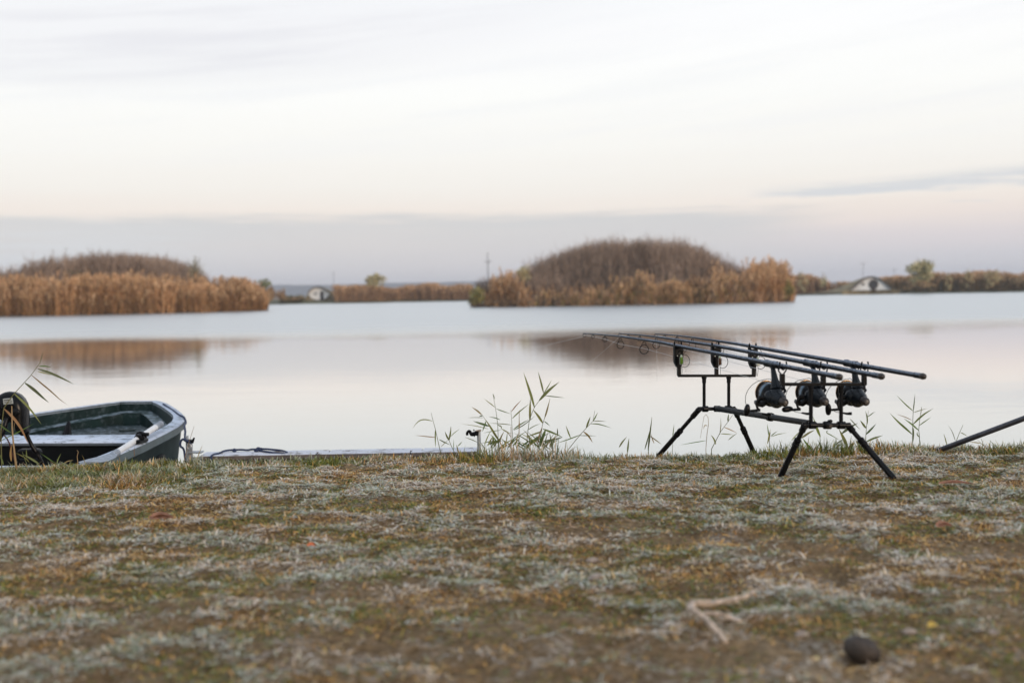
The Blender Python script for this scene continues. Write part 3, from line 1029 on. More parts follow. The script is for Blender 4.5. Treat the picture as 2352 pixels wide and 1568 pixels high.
# ------------------------------------------------------------------ huts under turf on the far shore
def hut(label, xl, xr, y_top, y_base, Y, outline, round_door, win_x):
    L, Rr = at(xl, y_base, Y), at(xr, y_base, Y)
    cxw, wd = (L.x + Rr.x) / 2, (Rr.x - L.x)
    zb = 0.75
    ht = at((xl + xr) / 2, y_top, Y).z - zb
    base = Vector((cxw, Y, zb))
    root = empty('turf_hut', base, label, 'hut', 'white fronted turf huts on the far shore')
    X, Zv, Nn = Vector((1, 0, 0)), Vector((0, 0, 1)), Vector((0, 1, 0))
    pts = [(u * wd / 2, v * ht) for u, v in outline]
    MB().prism(pts, 0.4, base, X, Zv, Nn).build('front_wall', M['white_wall'], root, False)
    # roof edge following the arch, and the turf mound behind
    top = [p for p, (u, v) in zip(pts, outline) if v > (0.04 if round_door else 0.50)]
    top.sort(key=lambda p: p[0])
    ed = MB()
    for i in range(len(top) - 1):
        (xa, za), (xb, zb2) = top[i], top[i + 1]
        sc_o = 1.03
        q = [(xa, za + 0.01), (xb, zb2 + 0.01), (xb * sc_o, zb2 * sc_o + 0.11), (xa * sc_o, za * sc_o + 0.11)]
        ed.prism(q, 1.3, base + Vector((0, -0.15, 0)), X, Zv, Nn)
    ed.build('roof_edge', M['thatch'], root, False)
    mb = MB()
    rows = []
    for j in range(9):
        s = j / 8
        k = math.cos(s * math.pi / 2) ** 0.6
        rows.append([base + Vector((p[0] * (1.05 + 0.9 * s), 0.5 + 8 * s, (p[1] + 0.15) * k - 0.2 * s)) for p in [(-wd * 0.66, -0.4)] + top + [(wd * 0.66, -0.4)]])
    m_ = len(rows[0])
    mb.add([p for r in rows for p in r], [(j * m_ + i, j * m_ + i + 1, (j + 1) * m_ + i + 1, (j + 1) * m_ + i) for j in range(8) for i in range(m_ - 1)])
    mb.build('turf_roof', M['turf'], root)
    bank = [(-wd * 0.74, -1.0), (wd * 0.74, -1.0), (wd * 0.70, -0.05)] + [(p[0] * 1.04, p[1] + 0.10) for p in top[::-1]] + [(-wd * 0.70, -0.05)]
    MB().prism(bank, 0.5, base + Vector((0, 0.40, 0)), X, Zv, Nn).build('earth_bank', M['turf'], root, False)
    if round_door:
        r = 0.36 * ht
        c0 = base + Vector((wd * 0.05, -0.22, ht * 0.46))
        door = MB().tube([c0 + Nn * 0.1, c0 - Nn * 0.06], [r, r], 28).build('door', M['dark_door'], root, False)
        ringp = [c0 - Nn * 0.05 + Vector((math.cos(a) * r, 0, math.sin(a) * r)) for a in np.linspace(0, 2 * math.pi, 28)[:-1]]
        MB().tube(ringp, 0.09, 6, closed=True).build('door_frame', M['thatch'], door)
        MB().box(base + Vector((wd * 0.05, -0.26, ht * 0.07)), r * 0.9, 0.12, ht * 0.16).build('door_sill', M['dark_door'], root, False)
    else:
        x0, hw, hd = wd * 0.16, wd * 0.065, ht * 0.72
        o = [(x0 - hw, 0.02), (x0 + hw, 0.02), (x0 + hw, hd * 0.85), (x0 + hw * 0.5, hd * 0.97), (x0, hd), (x0 - hw * 0.5, hd * 0.97), (x0 - hw, hd * 0.85)]
        door = MB().prism(o, 0.2, base + Vector((0, -0.18, 0)), X, Zv, Nn).build('door', M['dark_door'], root, False)
        MB().box(base + Vector((x0 - hw - 0.05, -0.24, hd * 0.42)), 0.08, 0.14, hd * 0.84).build('door_frame', M['thatch'], door, False)
    wc = base + Vector((win_x * wd / 2, -0.22, ht * 0.50))
    wdw = MB().box(wc, 0.5, 0.12, 0.5).build('window', M['dark_door'], root, False)
    fr = MB()
    for dx, dz, sx, sz in ((0, 0.27, 0.62, 0.07), (0, -0.27, 0.62, 0.07), (0.28, 0, 0.07, 0.46), (-0.28, 0, 0.07, 0.46), (0, 0, 0.05, 0.46)):
        fr.box(wc + Vector((dx, -0.06, dz)), sx, 0.08, sz)
    fr.build('window_frame', M['white_wall'], wdw, False)


eye = [(-0.30, 0.0), (0.34, 0.0), (0.62, 0.10), (0.86, 0.27), (0.99, 0.45), (0.90, 0.60), (0.70, 0.78), (0.40, 0.93), (0.05, 1.0), (-0.30, 0.98), (-0.62, 0.86), (-0.85, 0.70), (-1.0, 0.52), (-0.92, 0.33), (-0.70, 0.13)]
arch_s = [(-1.0, 0.0), (1.0, 0.0)] + [(u, 0.68 * (1 - u * u) + 0.32 * (0.5 + 0.5 * math.cos(math.pi * u)) + 0.05) for u in np.linspace(0.985, -0.985, 19)]
hut('small white turf hut with an eye shaped front and a narrow dark door', 709, 757, 660, 690, 229, eye, False, -0.30)
hut('wide white turf hut with a low arched front and a round black door', 1955, 2046, 638, 671, 208, arch_s, True, -0.42)


# ------------------------------------------------------------------ poles and wires far off
def pole(name, label, cat, xp, y_top, Y, r, arms, group='poles on the horizon'):
    t = at(xp, y_top, Y)
    base = Vector((t.x, Y, 0.7))
    root = empty(name, base, label, cat, group)
    MB().tube([base, base.lerp(t, 0.5), t], [r, r * 0.8, r * 0.55], 6).build('mast', M['pylon'], root)
    for dz, w in arms:
        a = MB()
        a.box(t - Vector((0, 0, dz)), w, r * 0.9, r * 0.9)
        for s in (-0.47, 0, 0.47):
            a.tube([t + Vector((s * w, 0, -dz)), t + Vector((s * w, 0, -dz + r * 2.2))], r * 0.35, 5)
        a.build('cross_arm', M['pylon'], root, False)
    return t


pole('power_pole', 'tall thin power pole with cross arms left of the right island', 'power pole', 1120, 580, 420, 0.28, ((3.4, 2.0),))
pole('lamp_mast', 'slim mast behind the small white hut', 'mast', 766, 625, 420, 0.11, ((0.2, 1.2),))
pole('lamp_mast', 'slim mast over the right shoulder of the right island', 'mast', 1718, 590, 420, 0.11, ((0.3, 1.4),))
pole('lamp_mast', 'slim mast just above the roof of the round doored hut', 'mast', 1982, 603, 420, 0.11, ((0.3, 2.6),))
pole('lamp_mast', 'slim mast between the round doored hut and the tall rounded tree', 'mast', 2054, 618, 420, 0.11, ((0.3, 1.6),))
pole('lamp_mast', 'slim mast rising behind the brushwood of the left island', 'mast', 152, 570, 420, 0.11, ((0.3, 1.4),))


# ------------------------------------------------------------------ grass on the bank
def grass():
    N = 760000
    u = rng.random(N)
    y = np.sqrt(1.55 ** 2 + (5.42 ** 2 - 1.55 ** 2) * u)
    half = 0.475 * y + 0.45
    x = (rng.random(N) * 2 - 1) * half
    keep = (np.abs(x) < 0.475 * y + 0.1) | (rng.random(N) < 0.6)          # thinner outside the frame
    wear = vn_s(x * 3.0, y * 4.4, 3)                                       # worn, bare patches
    near = np.clip((3.2 - y) / 1.5, 0, 1)
    bare = np.clip((wear - 0.68 + 0.17 * near) / 0.10, 0, 1)
    tuft = vn_g(x * 8.5, y * 12.0, 2)                                       # same hummocks as the soil below
    fine = vn_f(x * 17, y * 24, 2)
    keep &= rng.random(N) > bare * 0.82
    keep &= rng.random(N) < 0.55 + 0.7 * np.clip(tuft - 0.30, 0, 1)
    x, y, bare, tuft, fine, near = x[keep], y[keep], bare[keep], tuft[keep], fine[keep], near[keep]
    n = len(x)
    z = gz(x, y)
    crest = np.clip((y - 4.75) / 0.22, 0, 1) * np.clip((5.42 - y) / 0.1, 0, 1)
    leftg = np.clip((-1.15 - x) / 0.5, 0, 1) * np.clip((y - 3.95) / 0.3, 0, 1) * np.clip((5.05 - y) / 0.35, 0.22, 1)
    green = vn_c(x * 5.5 + 3, y * 7.0, 3)
    big = vn_h(x * 0.9 + 20, y * 1.3, 2)
    frost = 0.55 * fine + 0.45 * tuft                                      # rime sits on the tops of the hummocks
    frost2 = vn_f(x * 3.6 + 40, y * 5.0, 2)
    ln = (0.009 + 0.019 * rng.random(n)) * (0.7 + 0.8 * np.clip(tuft - 0.2, 0, 1))
    up = 0.03 + 0.22 * rng.random(n)
    r1 = rng.random(n)
    up = np.where(r1 < 0.10, 0.35 + 0.5 * rng.random(n), up)
    long_ = rng.random(n)
    clump = np.exp(-((x - 0.03) / 0.40) ** 2)
    fringe = np.clip((vn_h(x * 2.1, y * 0 + 1, 2) - 0.30) * 3.4, 0.12, 1.4) * np.clip((x + 1.7) / 1.6, 0.45, 1.45)
    ln = ln + crest * (long_ < 0.28) * (0.006 + 0.038 * rng.random(n)) * fringe
    ln = ln + crest * clump * (long_ < 0.10) * 0.075 * rng.random(n)
    up = np.where((crest > 0.4) & (long_ < 0.30), 0.50 + 0.5 * rng.random(n), up)
    ln = ln + leftg * (long_ < 0.38) * (0.015 + 0.050 * rng.random(n)) * np.clip((vn_h(x * 3 + 8, y * 3, 2) - 0.3) * 3.2, 0.15, 1.4)
    up = np.where((leftg > 0.3) & (long_ < 0.38), 0.30 + 0.55 * rng.random(n), up)
    az = rng.random(n) * 2 * math.pi
    dirx, diry = np.cos(az), np.sin(az)
    flat = np.sqrt(np.clip(1 - up ** 2, 0, 1))
    d1 = np.stack([dirx * flat * 0.9, diry * flat * 0.9, up + 0.10], 1)
    d2 = np.stack([dirx * flat * 1.1, diry * flat * 1.1, up * 0.80 - 0.12], 1)
    base = np.stack([x, y, z - 0.002 + 0.006 * rng.random(n)], 1)
    mid = base + d1 * (ln * 0.5)[:, None]
    tip = mid + d2 * (ln * 0.5)[:, None]
    w = (0.0008 + 0.0009 * rng.random(n))[:, None] * (0.65 + 0.14 * y[:, None])
    tw = az + 1.2 + 0.7 * rng.random(n)
    side = np.stack([np.cos(tw), np.sin(tw), 0.25 * rng.standard_normal(n)], 1)
    v = np.stack([base - side * w, base + side * w, mid - side * w * 0.9, mid + side * w * 0.9, tip], 1).reshape(-1, 3)
    k = np.arange(n)[:, None] * 5
    t = np.concatenate([k + np.array([0, 1, 3]), k + np.array([0, 3, 2]), k + np.array([2, 3, 4])], 0)
    pal = np.array([(0.125, 0.150, 0.028), (0.245, 0.208, 0.044), (0.52, 0.295, 0.090), (0.31, 0.160, 0.055), (0.58, 0.40, 0.18)])
    g = np.clip((green - 0.31) / 0.28, 0, 1) * 0.90 + 0.55 * leftg + 0.40 * crest
    r = rng.random(n)
    idx = np.where(r < g * 0.50, 0, np.where(r < g * 0.85, 1, np.where(r < g * 0.85 + 0.32, 2, np.where(r < g * 0.85 + 0.68, 3, 4))))
    idx = np.clip(idx, 0, 4)
    c = np.clip(pal[idx] * (1 + 0.24 * rng.standard_normal((n, 1))), 0.01, 0.7)
    fm = np.clip((frost - 0.510 + 0.30 * (frost2 - 0.5)) / 0.050, 0, 1) * np.where(rng.random(n) < 0.66, 0.50 + 0.50 * rng.random(n), 0.12) * (1 - 0.75 * leftg) * (1 - 0.4 * crest)
    fm = np.where(rng.random(n) < 0.09, np.maximum(fm, 0.5), fm) * np.where(idx == 0, 0.8, 1.0)
    fcol = np.array([0.88, 0.91, 0.90]) * (1 + 0.12 * rng.standard_normal((n, 1)))
    cb = c * (1 - 0.35 * fm[:, None]) + fcol * 0.35 * fm[:, None]
    ct = c * (1 - 0.90 * fm[:, None]) + fcol * 0.90 * fm[:, None]
    cm = cb * 0.4 + ct * 0.6
    cc = np.clip(np.stack([cb, cb, cm, cm, ct], 1).reshape(-1, 3), 0.01, 0.9)
    o = np_mesh('grass', v, t, M['grass'], cc, kind='stuff')
    tag(o, 'short frosted grass, green and straw coloured, on the bank')


grass()

# ------------------------------------------------------------------ rod pod
Z3 = Vector((0, 0, 1))
AX = Vector((-0.25, 0.968, 0.0)).normalized()          # pod axis, pointing at the water
UX = Vector((0.968, 0.25, 0.0)).normalized()


def q(w, x, y, Y):
    return at(*w(x, y), Y)


rT = [q(w2, 812, 880, 3.975), q(w2, 1330, 882, 4.025)]       # rear cross tube ends
fT = [q(w1, 1190, 815, 4.855), q(w1, 1535, 810, 4.905)]      # front cross tube ends
pod_base = Vector(((rT[0].x + fT[1].x) / 2, 4.45, gz1((rT[0].x + fT[1].x) / 2, 4.45)))
pod = empty('rod_pod', pod_base, 'black metal rod pod on four splayed legs holding three rods at the water edge', 'rod pod')


def P(a, b, s):
    return a.lerp(b, s)


# cross tubes with collars
for a, b, r in ((rT[0], rT[1], 0.0095), (fT[0], fT[1], 0.0092)):
    m = MB()
    st = [(0, r * 0.7), (0.01, r * 1.05), (0.10, r * 1.1), (0.12, r * 0.85), (0.14, r * 1.45), (0.26, r * 1.45), (0.28, r * 0.85), (0.43, r * 0.85), (0.45, r * 1.5), (0.58, r * 1.5), (0.60, r * 0.85),
          (0.72, r * 0.85), (0.74, r * 1.45), (0.88, r * 1.45), (0.90, r * 0.9), (0.99, r * 1.05), (1, r * 0.7)]
    m.rod(a, b, st, 14)
    m.build('cross_tube', M['pod'], pod)
# thumb screws on the rear cross tube
kn = MB()
c = q(w2, 1092, 888, 3.985)
kn.tube([c, c - AX * 0.012, c - AX * 0.016], [0.0085, 0.0085, 0.0060], 14)
kn.build('thumb_screw', M['bronze'], pod)
kn = MB()
c = q(w2, 1110, 838, 4.0)
kn.ell(c, 0.010, 0.004, 0.006).tube([c, c - Z3 * 0.014], 0.0035, 8)
kn.build('thumb_screw', M['black'], pod)
# main bar, two telescoping sections
fb, rb = q(w1, 1372, 812, 4.87), q(w2, 880, 858, 4.005)
mbar = MB().rod(fb, rb, [(0, 0.0125), (0.005, 0.0133), (0.03, 0.0133), (0.035, 0.0122), (0.56, 0.0122), (0.99, 0.0108), (1, 0.0108)], 18).build('main_bar', M['bar'], pod)
d = (rb - fb).normalized()
cc = q(w2, 445, 806, 4.33)
cc = fb + d * (cc - fb).dot(d)
MB().tube([cc - d * 0.014, cc - d * 0.012, cc + d * 0.012, cc + d * 0.014], [0.0122, 0.0165, 0.0165, 0.0122], 18).build('collar', M['black'], mbar)


def leg(top, foot, jf, name='leg'):
    lg = MB()
    j = P(top, foot, jf)
    L = (foot - top).length
    lg.rod(top, P(top, foot, jf), [(0, 0.0075), (0.03, 0.0118), (0.30, 0.0120), (0.33, 0.0088), (1, 0.0088)], 14)
    o = lg.build(name, M['pod'], pod)
    MB().rod(P(top, foot, jf - 0.035), P(top, foot, jf + 0.10), [(0, 0.0095), (0.05, 0.0128), (0.35, 0.0132), (0.40, 0.0118), (0.6, 0.0118), (0.65, 0.0132), (0.95, 0.0126), (1, 0.0108)], 14).build('twist_lock', M['black'], o)
    f2 = foot + (foot - top).normalized() * 0.02
    MB().rod(P(top, foot, jf + 0.06), f2, [(0, 0.0108), (0.93, 0.0110), (0.935, 0.0118), (0.99, 0.0112), (1, 0.006)], 14).build('lower_leg', M['pod'], o)
    # hinge ball and locking screw at the top
    h = MB().ell(top, 0.0125, 0.0125, 0.0125)
    s = (foot - top).normalized().cross(AX).normalized()
    h.tube([top - AX * 0.012, top - AX * 0.018], 0.006, 10)
    h.build('hinge', M['black'], o)


leg(rT[0] + Vector((0.004, 0, -0.008)), ground_hit(*w2(562, 1462)), 0.26)
leg(rT[1] + Vector((-0.002, 0, -0.008)), ground_hit(*w2(1800, 1455)), 0.26)
leg(fT[0] + Vector((0.002, 0, -0.006)), ground_hit(*w1(850, 1222)), 0.48)
leg(fT[1] + Vector((-0.002, 0, -0.008)), ground_hit(*w1(1702, 1208)), 0.45)

# uprights
for w, xx, yt, yb, Y in ((w2, 902, 448, 872, 3.985), (w2, 1230, 450, 872, 4.015), (w1, 1249, 520, 806, 4.865), (w1, 1475, 520, 806, 4.895)):
    a, b = q(w, xx, yt, Y), q(w, xx, yb, Y)
    MB().rod(b, a, [(0, 0.0095), (0.04, 0.0095), (0.05, 0.0070), (0.80, 0.0070), (0.81, 0.0088), (0.93, 0.0088), (0.94, 0.0110), (0.99, 0.0110), (1, 0.007)], 14).build('upright', M['pod'], pod)

# buzz bars: flat bar with three stubs
for w, xl, xr, yc, Y0, Y1, nm in ((w2, 575, 1492, 436, 3.955, 4.045, 'rear'), (w1, 1010, 1718, 510, 4.835, 4.925, 'front')):
    a, b = q(w, xl, yc, Y0), q(w, xr, yc, Y1)
    dv = (b - a)
    ux = dv.normalized()
    rot = Matrix((ux, Z3.cross(ux).normalized(), ux.cross(Z3.cross(ux)).normalized())).transposed()
    MB().box((a + b) / 2, dv.length, 0.014, 0.0115, rot, 0.0015).build('buzz_bar', M['pod'], pod)

REARPX = ((590, 322), (1036, 330), (1481, 332))
REST_R = [q(w2, 600, 240, 3.96), q(w2, 1045, 236, 4.0), q(w2, 1490, 240, 4.04)]
REST_F = [q(w1, 1012, 238, 4.835), q(w1, 1358, 236, 4.88), q(w1, 1700, 244, 4.925)]
for i, (xx, yt) in enumerate(REARPX):
    Y = 3.96 + 0.04 * i
    a, b = q(w2, xx, yt, Y), q(w2, xx, 448, Y)
    up = MB()
    up.box((a + b) / 2, 0.0155, 0.0155, (a - b).length, Matrix((UX, AX, Z3)).transposed(), 0.002)
    up = up.build('butt_rest_post', M['pod'], pod)
    # V cup under the rod
    c = REST_R[i]
    lo = Vector((a.x, a.y, a.z))
    m = MB()
    for s in (-1, 1):
        m.tube([lo + UX * s * 0.006, lo + UX * s * 0.015 + Z3 * 0.012, c + UX * s * 0.0135 + Z3 * 0.006, c + UX * s * 0.0115 + Z3 * 0.016], [0.0028, 0.0026, 0.0026, 0.0030], 8)
    m.tube([c + UX * 0.0125 - Z3 * 0.004, c - Z3 * 0.0125, c - UX * 0.0125 - Z3 * 0.004], 0.0032, 8)
    m.build('rod_cup', M['black'], up)

BOB = ('green_bob', 'brown_bob', 'white_bob')
BOBLAB = ('alarm with a green bobbin', 'alarm with a brown bobbin', 'alarm with a white bobbin')
ALX = ((1012, 215, 440, 1018), (1356, 220, 440, 1362), (1698, 238, 445, 1705))
for i, (xc, yt, yb, xp) in enumerate(ALX):
    Y = 4.835 + 0.045 * i
    c = q(w1, xc, (yt + yb) / 2 - 12, Y)
    F = Matrix((UX, AX, Z3)).transposed()
    K = lambda x, y, z: c + F @ Vector((x, y, z))
    out = [(-0.0195, 0.040), (-0.0205, 0.036), (-0.0205, -0.030), (-0.0165, -0.040), (-0.0085, -0.054), (0.0075, -0.054), (0.0145, -0.040), (0.0195, -0.028), (0.0195, 0.030), (0.0165, 0.038), (0.007, 0.031), (-0.004, 0.029), (-0.012, 0.032)]
    m = MB()
    m.prism(out, 0.016, c, UX, Z3, AX)
    m.prism([(x * 0.86, z * 0.93) for x, z in out], 0.023, c, UX, Z3, AX)
    al = m.build('bite_alarm', M['black'], pod, False)
    tag(al, BOBLAB[i])
    # ears: two spiked snags
    for s in (-1, 1):
        b0 = K(s * 0.0155 - 0.001, 0, 0.034)
        MB().rod(b0, b0 + Z3 * 0.024, [(0, 0.0028), (0.4, 0.0026), (0.5, 0.0042), (0.68, 0.0040), (1, 0.0006)], 8).build('snag_ear', M['black'], al)
    MB().tube([K(-0.009, -0.0118, -0.005), K(-0.009, -0.0135, -0.005)], 0.0022, 8).build('indicator_light', M['white_bob'], al)
    sp = MB()
    for r_ in (0.009, 0.0055):
        sp.tube([K(0.003 + math.cos(t) * r_, -0.012, 0.010 + math.sin(t) * r_) for t in np.linspace(0, 6.283, 17)[:-1]], 0.0011, 5, closed=True)
    sp.build('speaker_ring', M['pod'], al)
    # post under the alarm
    a, b = q(w1, xp, 512, Y), q(w1, xp, 428, Y)
    MB().box((a + b) / 2, 0.0150, 0.0150, (a - b).length, F, 0.002).build('alarm_post', M['pod'], al, True)
    # hanging bobbin with its cord and the cable loop
    bx = (1040, 1393, 1742)[i]
    bc = q(w1, bx, 372 + 8 * i, Y - 0.035)
    rb_ = 0.0072 if i < 2 else 0.0085
    MB().rod(bc + Z3 * 0.015, bc - Z3 * 0.015, [(0, rb_ * 0.5), (0.06, rb_ * 0.95), (0.2, rb_), (0.85, rb_), (0.95, rb_ * 0.8), (1, rb_ * 0.3)], 14).build('bobbin', M[BOB[i]], al)
    MB().rod(bc + Z3 * 0.024, bc + Z3 * 0.0145, [(0, 0.002), (0.2, 0.005), (0.8, 0.0055), (1, 0.004)], 10).build('bobbin_cap', M['clearish'], al)
    fr = MB()
    for s in (-1, 1):
        fr.tube([bc + UX * s * rb_ * 1.08 + Z3 * 0.014 - AX * 0.003, bc + UX * s * rb_ * 1.08 - Z3 * 0.0155 - AX * 0.003], 0.0007, 5)
    fr.tube([bc - UX * rb_ - Z3 * 0.0155 - AX * 0.003, bc + UX * rb_ - Z3 * 0.0155 - AX * 0.003], 0.0007, 5)
    fr.build('bobbin_frame', M['galv'], al)
    lc = bc + UX * 0.014 - Z3 * 0.002
    loop = [lc + UX * math.cos(t) * 0.0235 + Z3 * math.sin(t) * 0.0265 for t in np.linspace(-2.2, 1.9, 16)]
    loop += [K(0.030, -0.02, 0.020), K(0.024, -0.01, 0.034)]
    MB().tube(loop, 0.0013, 6).build('cable_loop', M['black'], al)
    cord = [bc - Z3 * 0.016, bc - Z3 * 0.040 + UX * 0.003, bc - Z3 * 0.060 + UX * 0.002, q(w1, xp + 22, 505, Y - 0.02)]
    if i == 2:
        cord = [bc - Z3 * 0.016, bc - Z3 * 0.034 + UX * 0.001, bc - Z3 * 0.056 - UX * 0.002, bc - Z3 * 0.060 - UX * 0.004, bc - Z3 * 0.054 - UX * 0.006, bc - Z3 * 0.020 - UX * 0.009]
    MB().tube(cord, 0.0009, 5).build('cord', M['black'], al)


# ------------------------------------------------------------------ rods
def solve_x(Pa, Pb, xpix):
    lo, hi = -3.0, 3.0
    f = lambda t: px(Pa + (Pb - Pa) * t)[0] - xpix
    s = 1 if f(hi) > f(lo) else -1
    for _ in range(60):
        m = (lo + hi) / 2
        if f(m) * s > 0:
            hi = m
        else:
            lo = m
    return Pa + (Pb - Pa) * lo


RODS = [
    dict(butt=(1205, 345), seat=(408, 440, 500, 560), foot=487, tip=[(150, 122), (228, 127), (337, 136), (480, 150), (590, 165), (700, 181), (850, 203)],
         guides=[(150, 15, 18), (228, 15, 26), (337, 21, 42), (480, 34, 78), (697, 42, 88)], label='nearest of the three carp rods, its butt end leftmost', line=[(130, 155), (0, 183), (-330, 262)]),
    dict(butt=(1662, 342), seat=(836, 868, 925, 985), foot=925, tip=[(475, 122), (552, 128), (658, 136), (808, 153), (930, 170), (1040, 187), (1180, 208)],
         guides=[(477, 14, 15), (552, 15, 26), (658, 20, 40), (808, 33, 76), (1024, 40, 84)], label='middle one of the three carp rods on the pod', line=[(440, 185), (220, 378), (190, 402)]),
    dict(butt=(2115, 348), seat=(1276, 1308, 1365, 1425), foot=1366, tip=[(805, 126), (885, 131), (1000, 141), (1140, 158), (1250, 173), (1368, 190), (1520, 213)],
         guides=[(808, 14, 15), (885, 15, 26), (1000, 20, 40), (1140, 33, 76), (1368, 40, 84)], label='farthest of the three carp rods, its butt end rightmost', line=[(812, 200), (816, 420), (817, 560)]),
]
ROD = []
for i, rd in enumerate(RODS):
    Pr, Pf = REST_R[i], REST_F[i]
    butt = solve_x(Pr, Pf, w2(*rd['butt'])[0])
    d = (Pf - Pr).normalized()
    tips = []
    for (x, y) in rd['tip'][::-1]:
        p0 = solve_x(Pr, Pf, w1(x, y)[0])
        tips.append(at(*w1(x, y), p0.y))
    root = empty('fishing_rod', butt, rd['label'] + ', frosted black', 'fishing rod', 'carp rods on the rod pod')
    seat = [solve_x(Pr, Pf, w2(x, 200)[0]) for x in rd['seat']]
    pts = [butt, P(butt, Pr, 0.12), P(butt, Pr, 0.14), Pr, seat[3], seat[0], P(seat[0], Pf, 0.5), Pf] + tips
    rad = [0.0098, 0.0098, 0.0086, 0.0086, 0.0086, 0.0088, 0.0080, 0.0075, 0.0068, 0.0060, 0.0053, 0.0045, 0.0035, 0.0029, 0.0023]
    MB().tube(pts, rad, 12).build('blank', M['carbon'], root)
    MB().tube([butt + d * 0.004, butt - d * 0.002, butt - d * 0.010, butt - d * 0.015], [0.0105, 0.0112, 0.0098, 0.004], 14).build('butt_cap', M['bronze'], root)
    s0, s3 = seat[0], seat[3]
    MB().rod(s0, s3, [(0, 0.0088), (0.02, 0.0130), (0.16, 0.0136), (0.20, 0.0120), (0.50, 0.0116), (0.62, 0.0130), (0.74, 0.0132), (0.78, 0.0112), (0.95, 0.0108), (1, 0.0086)], 16).build('reel_seat', M['carbon'], root)
    cl = MB()
    e = P(s0, s3, 0.93)
    sd_ = d.cross(Z3).normalized()
    cl.tube([e + Z3 * 0.012 + d * 0.008, e + sd_ * 0.0125 + d * 0.003, e - Z3 * 0.014 - d * 0.004, e - sd_ * 0.0125, e + Z3 * 0.012 + d * 0.006], 0.0028, 6)
    cl.build('rod_clip', M['guide'], root)
    # guides under the blank
    poly = [Pf] + tips
    ringc = []
    for (gx, rpx, dpx) in rd['guides']:
        X = w1(gx, 0)[0]
        j = max(k for k in range(len(poly) - 1) if px(poly[k])[0] >= X - 0.01) if px(poly[0])[0] > X else 0
        a, b = poly[j], poly[min(j + 1, len(poly) - 1)]
        g = solve_x(a, b, X)
        sc_ = 1 / 3.672 / 1.0884 / FD * g.y
        r_, dr = rpx * sc_, dpx * sc_
        down = Vector((0, 0, -1))
        side = UX
        c = g + down * dr
        ringc.append(c - down * r_ * 0.2)
        m = MB()
        m.tube([c + side * math.cos(t) * r_ + down * math.sin(t) * r_ for t in np.linspace(0, 6.283, 21)[:-1]], max(0.0016, r_ * 0.10), 6, closed=True)
        if dr > r_ * 1.15:
            for s in (-1, 1):
                m.tube([g + down * 0.003 + side * s * 0.001, c + side * s * r_ * 0.62 - down * r_ * 0.82], 0.0015, 5)
            m.tube([g + d * 0.020, g + down * 0.004 + d * 0.006, c - down * r_ * 0.9], 0.0010, 5)
        m.tube([g - d * 0.014, g + d * 0.014], max(0.0026, 0.0062 - 0.0038 * (g - Pf).length / 1.25) + 0.0008, 8)
        m.build('line_guide', M['guide'], root)
    # line from the spool through the rings down to the lake
    F0 = solve_x(Pr, Pf, w2(rd['foot'], 250)[0])
    ln = [F0 + d * 0.06 - Z3 * 0.072 + UX * 0.012] + ringc[::-1]
    tip = ringc[0]
    for k, (x, y) in enumerate(rd['line']):
        ln.append(at(*w1(x, y), tip.y + (0.25, 0.8, 1.6)[k]))
    MB().tube(ln, 0.0007, 4).build('fishing_line', M['line'], root)
    ROD.append((root, F0, d))

# ------------------------------------------------------------------ reels
root0, F0, d0 = ROD[0]
RM0 = Matrix((d0.cross(Z3).normalized(), d0, d0.cross(Z3).normalized().cross(d0) * 1.0)).transposed()
if (RM0 @ Vector((0, 0, 1))).z < 0:
    RM0 = Matrix((d0.cross(Z3).normalized(), d0, -(d0.cross(Z3).normalized().cross(d0)))).transposed()


def loc0(x, y, dy):
    p = at(*w2(x, y), F0.y + dy)
    return RM0.transposed() @ (p - F0)


V = Vector


def spin(y, r, a, zc=-0.1):
    return V((r * math.sin(a), y, zc + r * math.cos(a)))


ZC = -0.113
body = MB()
body.tube([V((0, 0.012, -0.009)), V((0, 0.0, -0.012)), V((0, -0.006, -0.030)), V((0.001, -0.014, -0.060)), V((0.002, -0.022, -0.085))], [0.0075, 0.0082, 0.0090, 0.0115, 0.019], 10)
body.box(V((0, 0.0, -0.0105)), 0.012, 0.085, 0.004, None, 0.0015)
body.ell(V((0, -0.026, ZC)), 0.026, 0.035, 0.031)
body.tube([V((0, -0.03, ZC)), V((0, -0.055, ZC)), V((0, -0.072, ZC - 0.001))], [0.027, 0.022, 0.014], 16)
body.ell(V((-0.020, -0.022, ZC + 0.002)), 0.017, 0.020, 0.020)
rotor = MB()
rotor.tube([V((0, -0.012, ZC)), V((0, -0.004, ZC)), V((0, 0.006, ZC)), V((0, 0.012, ZC))], [0.022, 0.030, 0.0345, 0.0335], 24)
for a in (0.95, 0.95 + math.pi):
    rotor.tube([spin(-0.006, 0.022, a, ZC), spin(0.002, 0.043, a, ZC), spin(0.022, 0.0475, a, ZC), spin(0.042, 0.0465, a, ZC), spin(0.050, 0.043, a, ZC)], [0.008, 0.009, 0.0075, 0.006, 0.004], 8)
    rotor.tube([spin(-0.008, 0.030, a + 0.5, ZC), spin(0.004, 0.0470, a + 0.35, ZC), spin(0.020, 0.0485, a + 0.05, ZC)], [0.004, 0.0045, 0.004], 8)
spool = MB()
spool.tube([V((0, 0.010, ZC)), V((0, 0.012, ZC)), V((0, 0.026, ZC)), V((0, 0.030, ZC))], [0.030, 0.0345, 0.0352, 0.0335], 28)
spool.tube([V((0, 0.0505, ZC)), V((0, 0.056, ZC)), V((0, 0.062, ZC)), V((0, 0.066, ZC))], [0.034, 0.030, 0.014, 0.008], 28)
wound = MB().tube([V((0, 0.030, ZC)), V((0, 0.031, ZC)), V((0, 0.048, ZC)), V((0, 0.049, ZC))], [0.026, 0.0312, 0.0312, 0.026], 28)
